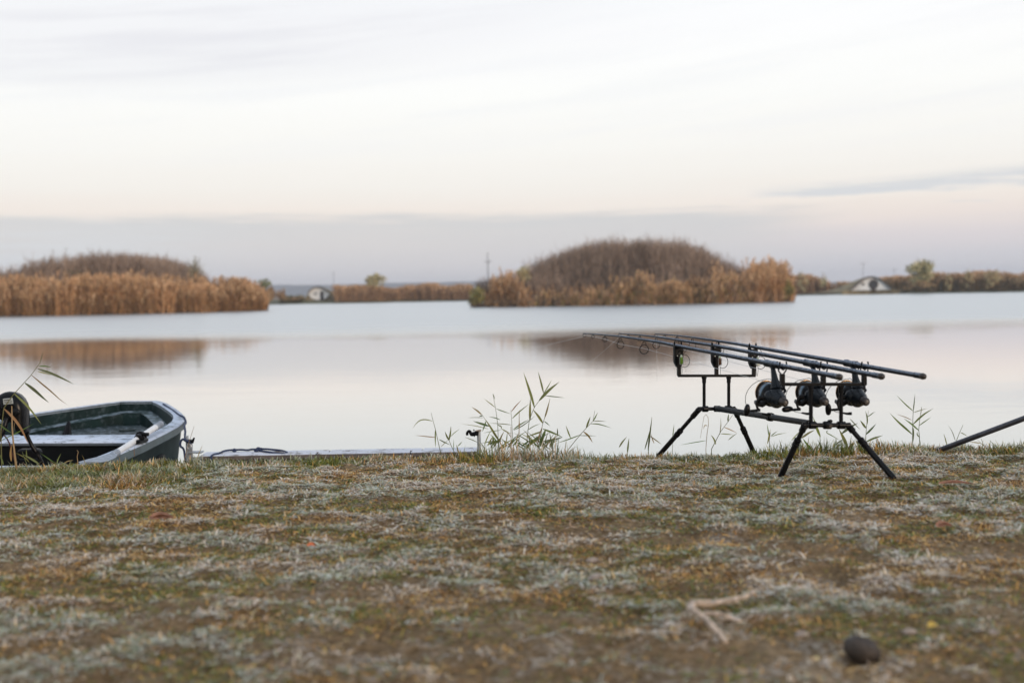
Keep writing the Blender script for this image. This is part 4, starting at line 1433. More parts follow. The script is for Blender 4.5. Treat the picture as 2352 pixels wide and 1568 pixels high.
lip = MB().tube([spin(0.0495, 0.0350, t, ZC) for t in np.linspace(0, 6.283, 37)[:-1]], 0.0018, 8, closed=True)
dknob = MB().tube([V((0, -0.068, ZC - 0.001)), V((0, -0.072, ZC - 0.001)), V((0, -0.090, ZC - 0.001)), V((0, -0.096, ZC - 0.001))], [0.0115, 0.0135, 0.0125, 0.007], 16)
bail = MB().tube([loc0(x, y, dy) for x, y, dy in ((470, 392, 0.02), (455, 376, 0.03), (390, 386, 0.045), (320, 405, 0.055), (260, 445, 0.06), (215, 500, 0.062), (192, 560, 0.062), (188, 620, 0.062), (198, 665, 0.060), (235, 715, 0.055), (300, 748, 0.045), (372, 760, 0.03))], 0.0012, 6)
roller = MB().tube([loc0(365, 757, 0.03), loc0(420, 768, 0.028), loc0(470, 765, 0.02)], [0.003, 0.0045, 0.006], 8)
arm = MB().tube([loc0(420, 585, -0.015), loc0(345, 580, -0.022), loc0(315, 620, -0.025), loc0(308, 660, -0.026), loc0(322, 700, -0.026), loc0(342, 722, -0.026)], [0.010, 0.0075, 0.0042, 0.0040, 0.0044, 0.0055], 10)
arm.tube([loc0(347, 716, -0.026), loc0(300, 722, -0.028), loc0(240, 726, -0.030)], [0.0058, 0.0050, 0.0046], 10)
KN = loc0(206, 718, -0.031)
MESH = {}


def share(key, mb, mat):
    if key not in MESH and key in ('reel', 'rotor', 'spool', 'wound_line', 'spool_lip', 'drag_knob'):
        for p in mb.v:
            k = min(1.0, max(0.0, (-0.02 - p.z) / 0.05))
            p.x *= 1 + 0.16 * k
            p.z += k * (p.y * 0.13 + (p.z - ZC) * 0.20)
    if key not in MESH:
        o = mb.build(key, mat, None, True, (0, 0, 0))
        MESH[key] = o.data
        bpy.data.objects.remove(o)
    return MESH[key]


def inst(name, key, parent):
    o = bpy.data.objects.new(name, MESH[key])
    col.objects.link(o)
    o.parent = parent
    return o


knob = MB()
knob.ell(V((0, 0, 0)), 0.0112, 0.010, 0.0225)
knob.ell(V((0, 0, -0.008)), 0.0105, 0.009, 0.015)
for k_, m_, mt in (('reel', body, 'reelbody'), ('rotor', rotor, 'reelblk'), ('spool', spool, 'spool'), ('wound_line', wound, 'bronze'), ('spool_lip', lip, 'gold'), ('drag_knob', dknob, 'bronze'),
                   ('bail_arm', bail, 'wire'), ('line_roller', roller, 'reelblk'), ('handle', arm, 'reelblk'), ('handle_knob', knob, 'reelblk')):
    share(k_, m_, M[mt])
for i, (root, F, d) in enumerate(ROD):
    sx = d.cross(Z3).normalized()
    up = sx.cross(d)
    RM = Matrix((sx, d, up)).transposed()
    reel = inst('reel', 'reel', root)
    reel.location = F - root.location
    reel.rotation_euler = RM.to_euler()
    for k_ in ('rotor', 'spool', 'wound_line', 'spool_lip', 'drag_knob', 'bail_arm', 'line_roller', 'handle'):
        inst(k_, k_, reel)
    kb = inst('handle_knob', 'handle_knob', reel)
    kb.location = KN
    kb.rotation_euler = ((0.05, 0.12, 0), (0, R(86), 0.1), (0.1, -0.1, 0))[i]

# ------------------------------------------------------------------ boat
BO = Vector((-2.68, 5.47, 0))
BF = Vector((0.105, 0.9945, 0)).normalized()
BR = Vector((BF.y, -BF.x, 0))


def bp(lx, s, z):
    return BO + BR * lx + BF * s + Z3 * z


S_ = [0, 0.3, 0.6, 0.9, 1.1, 1.25, 1.36, 1.46, 1.56, 1.66, 1.76, 1.86, 1.95, 2.02, 2.06]
W_ = [0.63, 0.65, 0.66, 0.655, 0.645, 0.62, 0.585, 0.54, 0.482, 0.42, 0.355, 0.29, 0.225, 0.165, 0.12]
H_ = np.interp(S_, [0, 0.6, 1.25, 1.5, 2.06], [0.36, 0.395, 0.440, 0.458, 0.487])
outl = [(w, s, h) for w, s, h in zip(W_, S_, H_)]
outl = outl + [(-w, s, h) for w, s, h in outl[::-1]]          # right stern -> bow -> left stern


def inset(path, dist, dz=0.0, zabs=None, ds0=0.0):
    out = []
    n = len(path)
    for i, (x, s, h) in enumerate(path):
        a, b = path[max(i - 1, 0)], path[min(i + 1, n - 1)]
        tx, ts = b[0] - a[0], b[1] - a[1]
        L = math.hypot(tx, ts) or 1
        nx, ns = -ts / L, tx / L
        out.append((x + nx * dist, s + ns * dist + (ds0 if i in (0, n - 1) else 0), (h + dz) if zabs is None else zabs))
    return out


test = inset(outl, 0.05)
SG = 1 if abs(test[2][0]) < abs(outl[2][0]) else -1


def loft(mb, rings, closed=False):
    n = len(rings[0])
    vs = [bp(*p) for r in rings for p in r]
    fs = []
    for j in range(len(rings) - 1):
        for i in range(n - 1):
            fs.append((j * n + i, j * n + i + 1, (j + 1) * n + i + 1, (j + 1) * n + i))
    mb.add(vs, fs)
    return n


boat = empty('rowing_boat', (BO.x, BO.y, 0.0), 'dark green blunt bowed rowing boat moored beside the jetty, frost on its rim', 'boat')
ho = MB()
r0 = inset(outl, 0.0, -0.045)
r1 = inset(outl, SG * 0.022, -0.050)
r2 = inset(outl, SG * 0.055, zabs=0.16)
r3 = [(x * 0.80, s * 0.985, -0.10) for x, s, h in r2]
r4 = [(0.0, s * 0.97, -0.14) for x, s, h in r2]
loft(ho, [r0, r1, r2, r3, r4])
# transom
n_ = len(outl)
ho.add([bp(*r[k]) for k in (0, n_ - 1) for r in (r1, r2, r3)], [(0, 1, 4, 3), (1, 2, 5, 4)])
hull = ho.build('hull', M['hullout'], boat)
rm = MB()
ri = inset(outl, SG * 0.068, 0.004)
loft(rm, [inset(outl, SG * 0.01, -0.052), inset(outl, 0, -0.045), inset(outl, 0.0, -0.006), inset(outl, SG * 0.010, 0.004), inset(outl, SG * 0.058, 0.006), ri, inset(outl, SG * 0.072, -0.01)])
rm.box(bp(0, 0.02, outl[0][2] - 0.02), W_[0] * 2, 0.055, 0.05, Matrix((BR, BF, Z3)).transposed(), 0.01)
rm.build('gunwale', M['rim'], boat)
inn = MB()
ld = [(x, s, h - float(np.interp(s, [0, 1.0, 1.5, 2.06], [0.12, 0.115, 0.085, 0.055]))) for x, s, h in inset(outl, SG * 0.078)]
ld2 = [(x, s, p[2] - 0.006) for (x, s, h), p in zip(inset(outl, SG * 0.150), ld)]
fl0 = [(x, s, 0.10) for x, s, h in inset(outl, SG * 0.185)]
loft(inn, [inset(outl, SG * 0.070, 0.0), ld, ld2, fl0])
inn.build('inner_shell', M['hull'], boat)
led = MB()
loft(led, [[(x, s, z + 0.003) for x, s, z in inset(ld, SG * 0.002)], [(x, s, z + 0.003) for x, s, z in ld2]])
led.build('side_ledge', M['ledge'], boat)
# floor, fore deck, bench
fl_ = MB()
half = len(fl0) // 2
fl_.add([bp(*p) for p in fl0], [(i, i + 1, len(fl0) - 2 - i, len(fl0) - 1 - i) for i in range(half - 1)])
fl_.build('floor', M['dark_shade_in'], boat)
dk = MB()
dko = [(x, s, 0.352) for x, s, h in inset(outl, SG * 0.17) if 1.06 <= s <= 1.86]
hd = len(dko) // 2
dk.add([bp(*p) for p in dko] + [bp(p[0], p[1], 0.30) for p in dko], [(i, i + 1, len(dko) - 2 - i, len(dko) - 1 - i) for i in range(hd - 1)])
deck = dk.build('fore_deck', M['hull'], boat)
cpos = at(*w3(1435, 952), 6.98)
MB().tube([Vector((cpos.x, cpos.y, 0.35)), Vector((cpos.x, cpos.y, 0.362)), Vector((cpos.x, cpos.y, 0.365))], [0.05, 0.048, 0.03], 20).build('hatch_cap', M['hullout'], deck)
RB = Matrix((BR, BF, Z3)).transposed()
MB().box(bp(0, 0.90, 0.375), 1.14, 0.31, 0.028, RB, 0.008).build('bench', M['bench'], boat)
MB().box(bp(0, 0.785, 0.225), 1.10, 0.03, 0.27, RB, 0.004).build('bench_front', M['dark_shade_in'], boat)
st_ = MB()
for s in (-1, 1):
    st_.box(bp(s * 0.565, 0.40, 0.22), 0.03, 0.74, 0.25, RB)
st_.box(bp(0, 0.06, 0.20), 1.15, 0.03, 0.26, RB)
st_.build('stern_shade_lining', M['dark_shade_in'], boat)  # black panels lining the stern, its shade painted as colour
pg = at(*w3(755, 1040), 6.62)
ptop = at(*w3(778, 880), 6.66)
MB().tube([pg, pg.lerp(ptop, 0.6), ptop, ptop + Vector((0.004, 0, 0.004))], [0.030, 0.018, 0.010, 0.004], 8).build('seat_bracket', M['black'], boat)
# bow block with a dark recess, black oval painting the shade of the carrying recess
MB().box(bp(0.0, 2.045, 0.452), 0.12, 0.07, 0.06, RB, 0.01).build('bow_block', M['hull'], boat)
hp = at(*w3(1760, 1225), 6.28)
# keep the oval on the skin of the hull
best = min(((bp(*p) - hp).length, i) for i, p in enumerate(r2))[1]
sk = bp(*r1[best]).lerp(bp(*r2[best]), 0.45)
nrm_ = BR
MB().ell(sk + nrm_ * 0.004 - Z3 * 0.02, 0.014, 0.085, 0.045, Matrix((BR, BF, Z3)).transposed()).build('hand_hold', M['dark_shade_in'], hull)
# rowlock
base_r = bp(0.635, 0.60, 0.40)
rk = MB()
rk.box(base_r + Z3 * 0.010, 0.06, 0.11, 0.022, RB, 0.006)
rk.tube([base_r + Z3 * 0.01, base_r + Z3 * 0.040], 0.014, 10)
rk.ell(base_r + Z3 * 0.026 + BR * 0.018, 0.016, 0.018, 0.012, RB)
rk.tube([base_r + Z3 * 0.045 + BR * 0.02, base_r + Z3 * 0.045 + BR * 0.055], 0.010, 8)
rk.build('rowlock', M['black'], boat)

# oar lying in the rowlock
oa, ob = at(*w3(1795, 915), 6.30), at(*w3(1300, 1240), 5.72)
od = (ob - oa).normalized()
oar = empty('oar', (oa + ob) / 2, 'white tubed oar with a grey blade lying over the right rim of the boat', 'oar')
MB().rod(oa, ob, [(0, 0.0165), (1, 0.0165)], 16).build('shaft', M['oar'], oar)
MB().rod(oa - od * 0.035, oa + od * 0.05, [(0, 0.010), (0.08, 0.0185), (0.9, 0.0188), (1, 0.017)], 16).build('grip', M['oargrey'], oar)
cpt = oa.lerp(ob, 0.44)
MB().rod(cpt - od * 0.035, cpt + od * 0.035, [(0, 0.0175), (0.05, 0.0225), (0.30, 0.0225), (0.32, 0.025), (0.36, 0.031), (0.48, 0.031), (0.52, 0.024), (0.95, 0.0235), (1, 0.0175)], 18).build('collar', M['black'], oar)
bl0, bl1 = ob, ob + (at(*w3(1010, 1338), 5.36) - ob)
sb = (bl1 - bl0).cross(Z3).normalized()
bm_ = MB()
MB().rod(ob - od * 0.03, ob + od * 0.02, [(0, 0.0175), (0.1, 0.0195), (0.9, 0.0195), (1, 0.016)], 14).build('ferrule', M['oargrey'], oar)
rows = []
for k in range(8):
    s = k / 7
    c = bl0.lerp(bl1, s)
    wd_ = np.interp(s, [0, 0.2, 0.5, 0.9, 1], [0.016, 0.034, 0.062, 0.070, 0.050])
    th = np.interp(s, [0, 0.3, 1], [0.016, 0.010, 0.005])
    rows.append([c - sb * wd_, c + Z3 * th, c + sb * wd_, c - Z3 * th])
bm_.add([p for r in rows for p in r], [(j * 4 + i, j * 4 + (i + 1) % 4, (j + 1) * 4 + (i + 1) % 4, (j + 1) * 4 + i) for j in range(7) for i in range(4)] + [(0, 1, 2, 3), (31, 30, 29, 28)])
bm_.build('blade', M['oargrey'], oar)

# ------------------------------------------------------------------ motor on the transom
MY = 5.40
mo = empty('outboard_motor', at(20, 1062, MY), 'black electric outboard motor with a pale sticker on the boat stern', 'motor')
prof = [(-75, 470), (-70, 360), (-35, 260), (20, 190), (95, 148), (180, 132), (275, 142), (360, 185), (430, 260), (480, 350), (508, 460), (512, 600), (516, 740), (530, 850), (528, 920), (500, 955), (450, 960), (400, 915), (330, 810), (260, 730), (180, 690), (60, 660), (-40, 600)]
pts3 = [q(w3b, x, y, MY) for x, y in prof]
cen = sum(pts3, Vector()) / len(pts3)
hm = MB()
lay = [(-0.052, 0.55), (-0.047, 0.80), (-0.030, 0.97), (0.0, 1.0), (0.034, 0.95), (0.056, 0.72), (0.062, 0.4)]
vs = []
for dy, k in lay:
    for p in pts3:
        vs.append(cen + (p - cen) * k + Vector((0, dy, 0)))
n = len(pts3)
fs = [(j * n + i, j * n + (i + 1) % n, (j + 1) * n + (i + 1) % n, (j + 1) * n + i) for j in range(len(lay) - 1) for i in range(n)]
fs += [tuple(range(n)), tuple((len(lay) - 1) * n + i for i in range(n))[::-1]]
hm.add(vs, fs)
head = hm.build('motor_head', M['motor'], mo)
lc = q(w3b, 152, 318, MY - 0.056)
tilt = Matrix.Rotation(R(-5), 3, 'Y')
stick_ = MB().box(lc, 0.046, 0.003, 0.028, tilt, 0.001).build('sticker', M['sticker'], head, False)
ink = MB()
ink.box(lc + tilt @ Vector((-0.002, -0.0022, 0.0065)), 0.034, 0.0012, 0.0045, tilt)
for k in range(3):
    ink.box(lc + tilt @ Vector((0.001, -0.0022, -0.001 - 0.004 * k)), 0.038 - 0.004 * k, 0.0012, 0.0014, tilt)
ink.build('print', M['ink'], head, False)
kb = MB()
c = q(w3b, 305, 520, MY - 0.050)
kb.tube([c + Vector((0, 0.02, 0)), c - Vector((0, 0.012, 0)), c - Vector((0, 0.016, 0))], [0.017, 0.017, 0.010], 16)
kb.build('control_dial', M['pod'], head)
bx_ = MB()
bx_.box(q(w3b, 125, 410, MY - 0.052), 0.046, 0.02, 0.018, tilt, 0.003)
bx_.box(q(w3b, 120, 520, MY - 0.045), 0.030, 0.02, 0.030, tilt, 0.003)
bx_.build('bracket', M['black'], mo)
til = MB()
til.tube([q(w3b, 130, 640, MY - 0.055), q(w3b, 95, 760, MY - 0.065), q(w3b, 40, 900, MY - 0.075), q(w3b, -40, 1060, MY - 0.085)], [0.011, 0.013, 0.013, 0.011], 12)
til.tube([q(w3b, 85, 770, MY - 0.066), q(w3b, 70, 810, MY - 0.068)], [0.0165, 0.0165], 12)
til.build('tiller', M['motor'], mo)
MB().tube([q(w3b, 500, 940, MY), q(w3b, 545, 1040, MY + 0.005), q(w3b, 600, 1150, MY + 0.01), q(w3b, 660, 1240, MY + 0.015), q(w3b, 760, 1420, MY + 0.02), q(w3b, 830, 1560, MY + 0.03)], [0.0095, 0.0090, 0.0095, 0.0125, 0.0090, 0.008], 10).build('shaft', M['motor'], mo)
cl = MB()
cl.box(q(w3b, 560, 1300, MY + 0.03), 0.10, 0.05, 0.05, None, 0.008)
cl.box(q(w3b, 720, 1310, MY + 0.03), 0.025, 0.04, 0.035, None, 0.004)
cl.build('transom_clamp', M['black'], mo)
MB().tube([q(w3b, -30, 1000, MY - 0.03), q(w3b, 60, 930, MY - 0.04), q(w3b, 130, 1010, MY - 0.04), q(w3b, 180, 1110, MY - 0.03), q(w3b, 225, 1290, MY - 0.02), q(w3b, 290, 1460, MY - 0.01)], 0.0032, 8).build('power_cable', material('red_cable', (0.06, 0.012, 0.010), 0.5), mo)

# ------------------------------------------------------------------ jetty, post, ropes
JY = 6.0
jl = q(w4, 478, 558, JY)
jr = at(1096, 1037, JY)
jz = jl.z
jet = empty('jetty', ((jl.x + jr.x) / 2, JY, jz), 'low frosted timber jetty with a dark brown edge behind the bank', 'jetty')
xj = [jl.x, jl.x + 0.62, jl.x + 1.12, jr.x]
for row in range(2):
    for k in range(3):
        a, b = xj[k] + (0.06 * row if k else 0) + 0.003, xj[k + 1] + (0.06 * row if k < 2 else 0) - 0.003
        MB().box(Vector(((a + b) / 2, JY + 0.031 + row * 0.066, jz - 0.014 + 0.003 * row)), b - a, 0.061, 0.026, None, 0.004).build('board', M['board'], jet, False)
fa = MB()
fa.box(Vector(((jl.x + jr.x) / 2 + 0.01, JY + 0.022, jz - 0.075)), jr.x - jl.x - 0.02, 0.035, 0.09, None, 0.004)
fa.build('edge_beam', M['fascia'], jet, False)
for k in range(4):
    x_ = jl.x + 0.08 + (jr.x - jl.x - 0.16) * k / 3
    MB().tube([Vector((x_, JY + 0.09, jz - 0.03)), Vector((x_, JY + 0.09, -0.6))], 0.035, 10).build('support_post', M['fascia'], jet)
MB().box(Vector((jl.x + 0.36, JY + 0.03, jz - 0.19)), 0.72, 0.012, 0.14).build('metal_skirt', M['galv'], jet, False)
for sx_ in (1440, 2240, 900):
    s_ = q(w4, sx_, 520, JY + 0.05)
    MB().tube([Vector((s_.x, JY + 0.045, jz - 0.002)), Vector((s_.x, JY + 0.045, jz + 0.003))], [0.006, 0.004], 8).build('screw', M['galv'], jet)

mp = q(w4, 305, 660, JY - 0.03)
post = empty('mooring_post', (mp.x, JY - 0.03, 0.0), 'short grey metal mooring bracket standing at the left end of the jetty', 'mooring post')
pt = q(w4, 305, 175, JY - 0.03)
pm = MB()
pm.box(Vector((mp.x - 0.010, JY - 0.02, (pt.z - 0.01) / 2 - 0.15)), 0.008, 0.03, pt.z + 0.29)
pm.box(Vector((mp.x + 0.004, JY - 0.008, (pt.z - 0.03) / 2 - 0.15)), 0.020, 0.007, pt.z + 0.27)
pm.build('angle_iron', M['galv'], post, False)
ey = q(w4, 308, 400, JY - 0.05)
MB().tube([ey + Vector((math.cos(t) * 0.011, 0, math.sin(t) * 0.013)) for t in np.linspace(0, 6.283, 15)[:-1]], 0.0035, 6, closed=True).build('ring', M['galv'], post)
sh = q(w4, 320, 300, JY - 0.05)
s2 = MB()
s2.tube([sh + Vector((-0.035, 0, 0.010)), sh + Vector((-0.01, -0.01, 0)), sh + Vector((0.016, -0.008, -0.002)), sh + Vector((0.024, 0, 0.018))], [0.006, 0.009, 0.010, 0.004], 8)
s2.build('shackle', M['black'], post)
bk = MB()
ba, bb = q(w4, 350, 500, JY), q(w4, 500, 520, JY + 0.01)
bk.box((ba + bb) / 2 + Z3 * 0.004, (bb - ba).length + 0.03, 0.06, 0.008, None, 0.002)
bk.box(q(w4, 425, 600, JY), 0.08, 0.02, 0.010)
bk.build('bracket_plate', M['galv'], post, False)

rope_pts = [bp(0.245, 1.84, 0.488), bp(0.385, 1.64, 0.472), bp(0.515, 1.43, 0.462), bp(0.585, 1.34, 0.455), bp(0.628, 1.26, 0.432)]
rope_pts += [q(w4, 222, 20, 6.30), q(w4, 236, 120, 6.15), q(w4, 232, 200, 6.05), q(w4, 235, 270, 5.95), q(w4, 250, 292, 5.945), q(w4, 300, 300, 5.94), q(w4, 340, 330, 5.95), q(w4, 300, 310, 5.93), q(w4, 235, 280, 5.94),
             q(w4, 195, 266, 5.94), q(w4, 160, 300, 5.94), q(w4, 148, 350, 5.94), q(w4, 160, 400, 5.94), q(w4, 195, 425, 5.94), q(w4, 218, 480, 5.94), q(w4, 228, 560, 5.94), q(w4, 240, 640, 5.93), q(w4, 270, 720, 5.92), q(w4, 290, 800, 5.92)]


def catmull(pts, k=6):
    out = []
    n = len(pts)
    for i in range(n - 1):
        p0, p1, p2, p3 = pts[max(i - 1, 0)], pts[i], pts[i + 1], pts[min(i + 2, n - 1)]
        for j in range(k):
            t = j / k
            out.append(0.5 * ((2 * p1) + (p2 - p0) * t + (2 * p0 - 5 * p1 + 4 * p2 - p3) * t * t + (3 * p1 - p0 - 3 * p2 + p3) * t ** 3))
    out.append(pts[-1])
    return out


o = MB().tube(catmull(rope_pts), 0.0058, 8).build('mooring_rope', M['rope'], None, True, (rope_pts[8].x, rope_pts[8].y, rope_pts[8].z))
tag(o, 'blue rope running from the boat bow to the mooring bracket', 'rope')
cr = [q(w4, x, y, Y) for x, y, Y in ((720, 690, 5.97), (705, 640, 5.97), (700, 580, 5.975), (722, 548, 6.0), (770, 530, 6.03), (840, 515, 6.05), (920, 480, 6.08), (1010, 462, 6.10), (1110, 458, 6.11), (1230, 452, 6.12), (1340, 460, 6.12), (1430, 446, 6.12), (1520, 446, 6.11),
                                       (1640, 440, 6.12), (1800, 452, 6.11), (1950, 468, 6.10), (2025, 490, 6.08), (2050, 512, 6.05), (1960, 518, 6.04), (1850, 515, 6.04), (1700, 490, 6.06), (1600, 475, 6.08), (1520, 455, 6.10), (1490, 470, 6.08), (1510, 440, 6.10), (1560, 430, 6.11), (1620, 440, 6.11))]
rp = MB().tube(catmull(cr), 0.0055, 8)
for kx, ky, KY in ((1112, 464, 6.10), (1540, 440, 6.10), (1500, 462, 6.085)):
    rp.ell(q(w4, kx, ky, KY), 0.013, 0.011, 0.011)
o = rp.build('rope', M['rope'], None, True, (cr[8].x, cr[8].y, cr[8].z))
tag(o, 'dark blue knotted rope lying in a long loop on the jetty boards', 'rope')

# ------------------------------------------------------------------ metal peg with a black rod clip in front of the reeds
hp_ = q(w7, 800, 955, 5.16)
top = q(w7, 800, 708, 5.16)
peg = empty('rod_stake', (top.x, 5.16, gz1(top.x, 5.16)), 'grey metal stake with a curled black clip beside the reed clump', 'stake')
MB().tube([Vector((top.x, 5.16, gz1(top.x, 5.16) - 0.05)), top], [0.0088, 0.0084], 14).build('stake_tube', M['galv'], peg)
MB().box(q(w7, 797, 706, 5.155), 0.026, 0.020, 0.008, Matrix.Rotation(R(-8), 3, 'Y'), 0.002).build('stake_cap', M['stick'], peg, False)
hk = [q(w7, x, y, 5.15) for x, y in ((790, 735), (760, 738), (730, 745), (712, 740), (700, 718), (682, 714), (668, 735), (672, 758))]
MB().tube(catmull(hk, 4), [0.0085] * 4 + [0.0098] * 8 + [0.0075] * 8 + [0.0062] * 8 + [0.0045], 10).build('clip', M['black'], peg)
sc2 = MB()
for x, y in ((745, 700), (752, 765)):
    sc2.ell(q(w7, x, y, 5.145), 0.0035, 0.0035, 0.004)
sc2.tube([q(w7, 772, 760, 5.146), q(w7, 778, 710, 5.146)], 0.009, 10)
sc2.build('clip_screw', M['black'], peg)

# ------------------------------------------------------------------ landing net pole on the right
pa, pb = q(w8, 690, 893, 4.98), at(2352, 960.5, 4.76)
dp = (pb - pa)
net = empty('net_pole', pa, 'dark frosted pole slanting up out of the frame at the right end of the bank', 'pole')
far = pa + dp * 2.2
MB().rod(pa - dp * 0.06, far, [(0, 0.009), (0.005, 0.0115), (0.255, 0.0118), (0.257, 0.0122), (0.262, 0.0116), (1, 0.0122)], 16).build('shaft', M['pole'], net)
MB().rod(pa - dp * 0.065, pa + dp * 0.05, [(0, 0.008), (0.1, 0.0128), (0.95, 0.0128), (1, 0.0118)], 14).build('end_cap', M['black'], net)
rs = pa + dp * 1.75
MB().tube([Vector((rs.x, rs.y, gz1(rs.x, rs.y) - 0.05)), rs - Z3 * 0.012], 0.007, 8).build('support_stick', M['pod'], net)


# ------------------------------------------------------------------ reeds and tall grass on the bank edge
GREENS = [(0.15, 0.20, 0.05), (0.20, 0.23, 0.065), (0.13, 0.17, 0.065), (0.27, 0.26, 0.08), (0.19, 0.21, 0.085)]
STRAW = [(0.36, 0.24, 0.10), (0.42, 0.28, 0.14), (0.30, 0.18, 0.08)]


def reed_plant(w, Y, stem, leaves, label, dry=False, stem_r=0.0016, wk=None, extra=(), cat='reed'):
    """stem: crop pixels from the ground up; leaves: (points..., width in crop pixels)"""
    s = {w1: 3.672, w2: 4.3556, w3: 4.519, w7: 4.523, w8: 5.228}[w]
    k = 1 / s / 1.0884 / FD * Y
    pts = [q(w, x, y, Y + 0.012 * math.sin(i * 1.7 + x)) for i, (x, y) in enumerate(stem)]
    g = Vector((pts[0].x, Y, gz1(pts[0].x, Y)))
    if pts[0].z > g.z:
        pts = [g - Z3 * 0.02] + pts
    root = empty('reed_plant', g, label, cat, 'reeds and grass stems along the bank edge')
    rr = np.linspace(stem_r * 1.25, stem_r * 0.5, len(pts))
    cs = random.choice(STRAW) if dry else random.choice([(0.15, 0.16, 0.05), (0.12, 0.14, 0.045), (0.18, 0.17, 0.06)])
    MB().tube(pts, list(rr), 6, colr=cs).build('stem', M['leafy'], root, colors=True)
    for j, L in enumerate(leaves):
        *pp, wd = L
        cyy = Y + random.uniform(-0.03, 0.03)
        n = len(pp)
        P3 = []
        for i, (x, y) in enumerate(pp):
            P3.append(q(w, x, y, Y + (cyy - Y) * (i / max(1, n - 1))))
        c = random.choice(STRAW if (dry or random.random() < 0.10) else GREENS)
        c = tuple(a * random.uniform(0.85, 1.15) for a in c)
        MB().leaf(P3, wd * k * 0.98, Vector((random.uniform(-0.5, 0.5), -1, random.uniform(-0.2, 0.7))), c).build('leaf', M['leafy'], root, colors=True)
    return root


reed_plant(w7, 5.18, [(372, 966), (345, 850), (310, 690), (280, 580), (262, 505)],
           [((275, 598), (215, 578), (150, 575), (100, 610), (52, 680), 13), ((315, 782), (200, 770), (75, 758), 11), ((310, 690), (308, 790), (312, 900), 15), ((352, 805), (420, 840), (480, 868), 14)],
           'single thin reed with a drooping leaf, leftmost beside the stake')
reed_plant(w7, 5.15, [(520, 940), (490, 880), (465, 815), (475, 740), (485, 655)],
           [((465, 815), (438, 765), (418, 715), 22), ((465, 812), (480, 730), (487, 665), 20), ((480, 772), (530, 725), (585, 685), 9), ((370, 890), (420, 840), (470, 795), 8)],
           'low reed with a fork of two short leaves left of the stake')
reed_plant(w7, 5.10, [(570, 945), (562, 905), (550, 868)], [((565, 880), (590, 855), (612, 830), 12), ((515, 930), (516, 860), (515, 800), 8), ((570, 945), (558, 905), (548, 868), 16)],
           'small grassy reed shoot just left of the stake')
reed_plant(w7, 5.16, [(1030, 950), (1032, 880), (1025, 815), (960, 710), (900, 620), (835, 522)],
           [((1035, 830), (980, 745), (910, 630), (860, 560), 26), ((836, 528), (785, 480), (718, 438), 20), ((842, 540), (825, 540), (802, 547), 15), ((850, 560), (760, 556), (670, 560), 7), ((915, 655), (830, 628), (735, 598), 26),
            ((905, 685), (760, 650), (600, 630), 9), ((882, 600), (865, 655), (838, 722), 19), ((1052, 820), (930, 828), (820, 850), 14), ((1055, 820), (970, 840), (888, 866), 28), ((780, 835), (735, 812), (640, 778), 10)],
           'reed leaning left over the stake with broad green leaves')
reed_plant(w7, 5.20, [(1025, 940), (1020, 800), (1015, 650), (1000, 520), (985, 430), (960, 290)],
           [((985, 442), (925, 395), (858, 345), 11), ((1000, 460), (1080, 490), (1165, 516), 12), ((1042, 582), (985, 560), (910, 548), 11), ((1015, 640), (1060, 660), (1050, 700), 14), ((1060, 685), (1110, 715), (1170, 745), 14), ((980, 350), (975, 330), (960, 285), 9),
            ((1045, 700), (940, 715), (850, 732), 9)],
           'tall slender reed behind the stake with a thin pointed tip')
reed_plant(w7, 5.22, [(1195, 940), (1185, 800), (1175, 650), (1170, 560), (1163, 470)],
           [((1170, 490), (1215, 430), (1282, 362), 13), ((1178, 568), (1260, 490), (1368, 405), 15), ((1172, 640), (1050, 628), (918, 620), 10), ((1192, 692), (1270, 635), (1372, 578), 18), ((1195, 700), (1300, 650), (1400, 570), (1440, 535), 12), ((1350, 700), (1430, 650), (1500, 625), 10)],
           'upright reed in the middle of the clump with leaves rising right')
reed_plant(w7, 5.17, [(1335, 935), (1350, 760), (1370, 600), (1400, 510), (1430, 440), (1485, 365), (1535, 285), (1548, 258)],
           [((1430, 445), (1385, 285), (1340, 150), (1305, 45), 30), ((1484, 366), (1555, 285), (1620, 225), (1712, 155), 34), ((1533, 282), (1505, 165), (1470, 35), 21), ((1537, 280), (1585, 205), (1626, 130), 11), ((1552, 312), (1660, 322), (1772, 336), 11),
            ((1378, 592), (1378, 470), (1383, 338), 28)],
           'tallest reed of the clump with a long blade pointing up left')
reed_plant(w7, 5.14, [(1470, 935), (1500, 780), (1520, 640), (1545, 560), (1575, 450), (1605, 345)],
           [((1545, 562), (1575, 460), (1602, 360), 22), ((1540, 600), (1575, 625), (1605, 652), 12), ((1525, 622), (1470, 535), (1408, 462), 28), ((1525, 686), (1640, 730), (1752, 782), 22), ((1512, 716), (1430, 745), (1348, 772), 22), ((1552, 700), (1515, 800), (1470, 925), 38),
            ((1500, 766), (1400, 835), (1290, 922), 34), ((1510, 830), (1620, 805), (1710, 785), 14)],
           'bushy leafy reed on the right of the clump beside the tallest one')
reed_plant(w7, 5.12, [(1800, 935), (1890, 820), (1980, 715), (2040, 650), (2090, 598), (2112, 480)],
           [((2014, 676), (2040, 605), (2063, 545), 22), ((2092, 600), (2120, 550), (2145, 500), 14), ((2090, 597), (2165, 597), (2242, 600), 9), ((2068, 628), (2130, 627), (2190, 640), (2300, 676), 13), ((1985, 718), (2035, 755), (2065, 800), (2088, 842), 22),
            ((1942, 760), (2030, 762), (2132, 765), 9), ((1950, 752), (1830, 800), (1668, 852), 14), ((1838, 788), (1810, 720), (1785, 645), 18)],
           'long reed leaning right away from the clump, leaves near its tip')
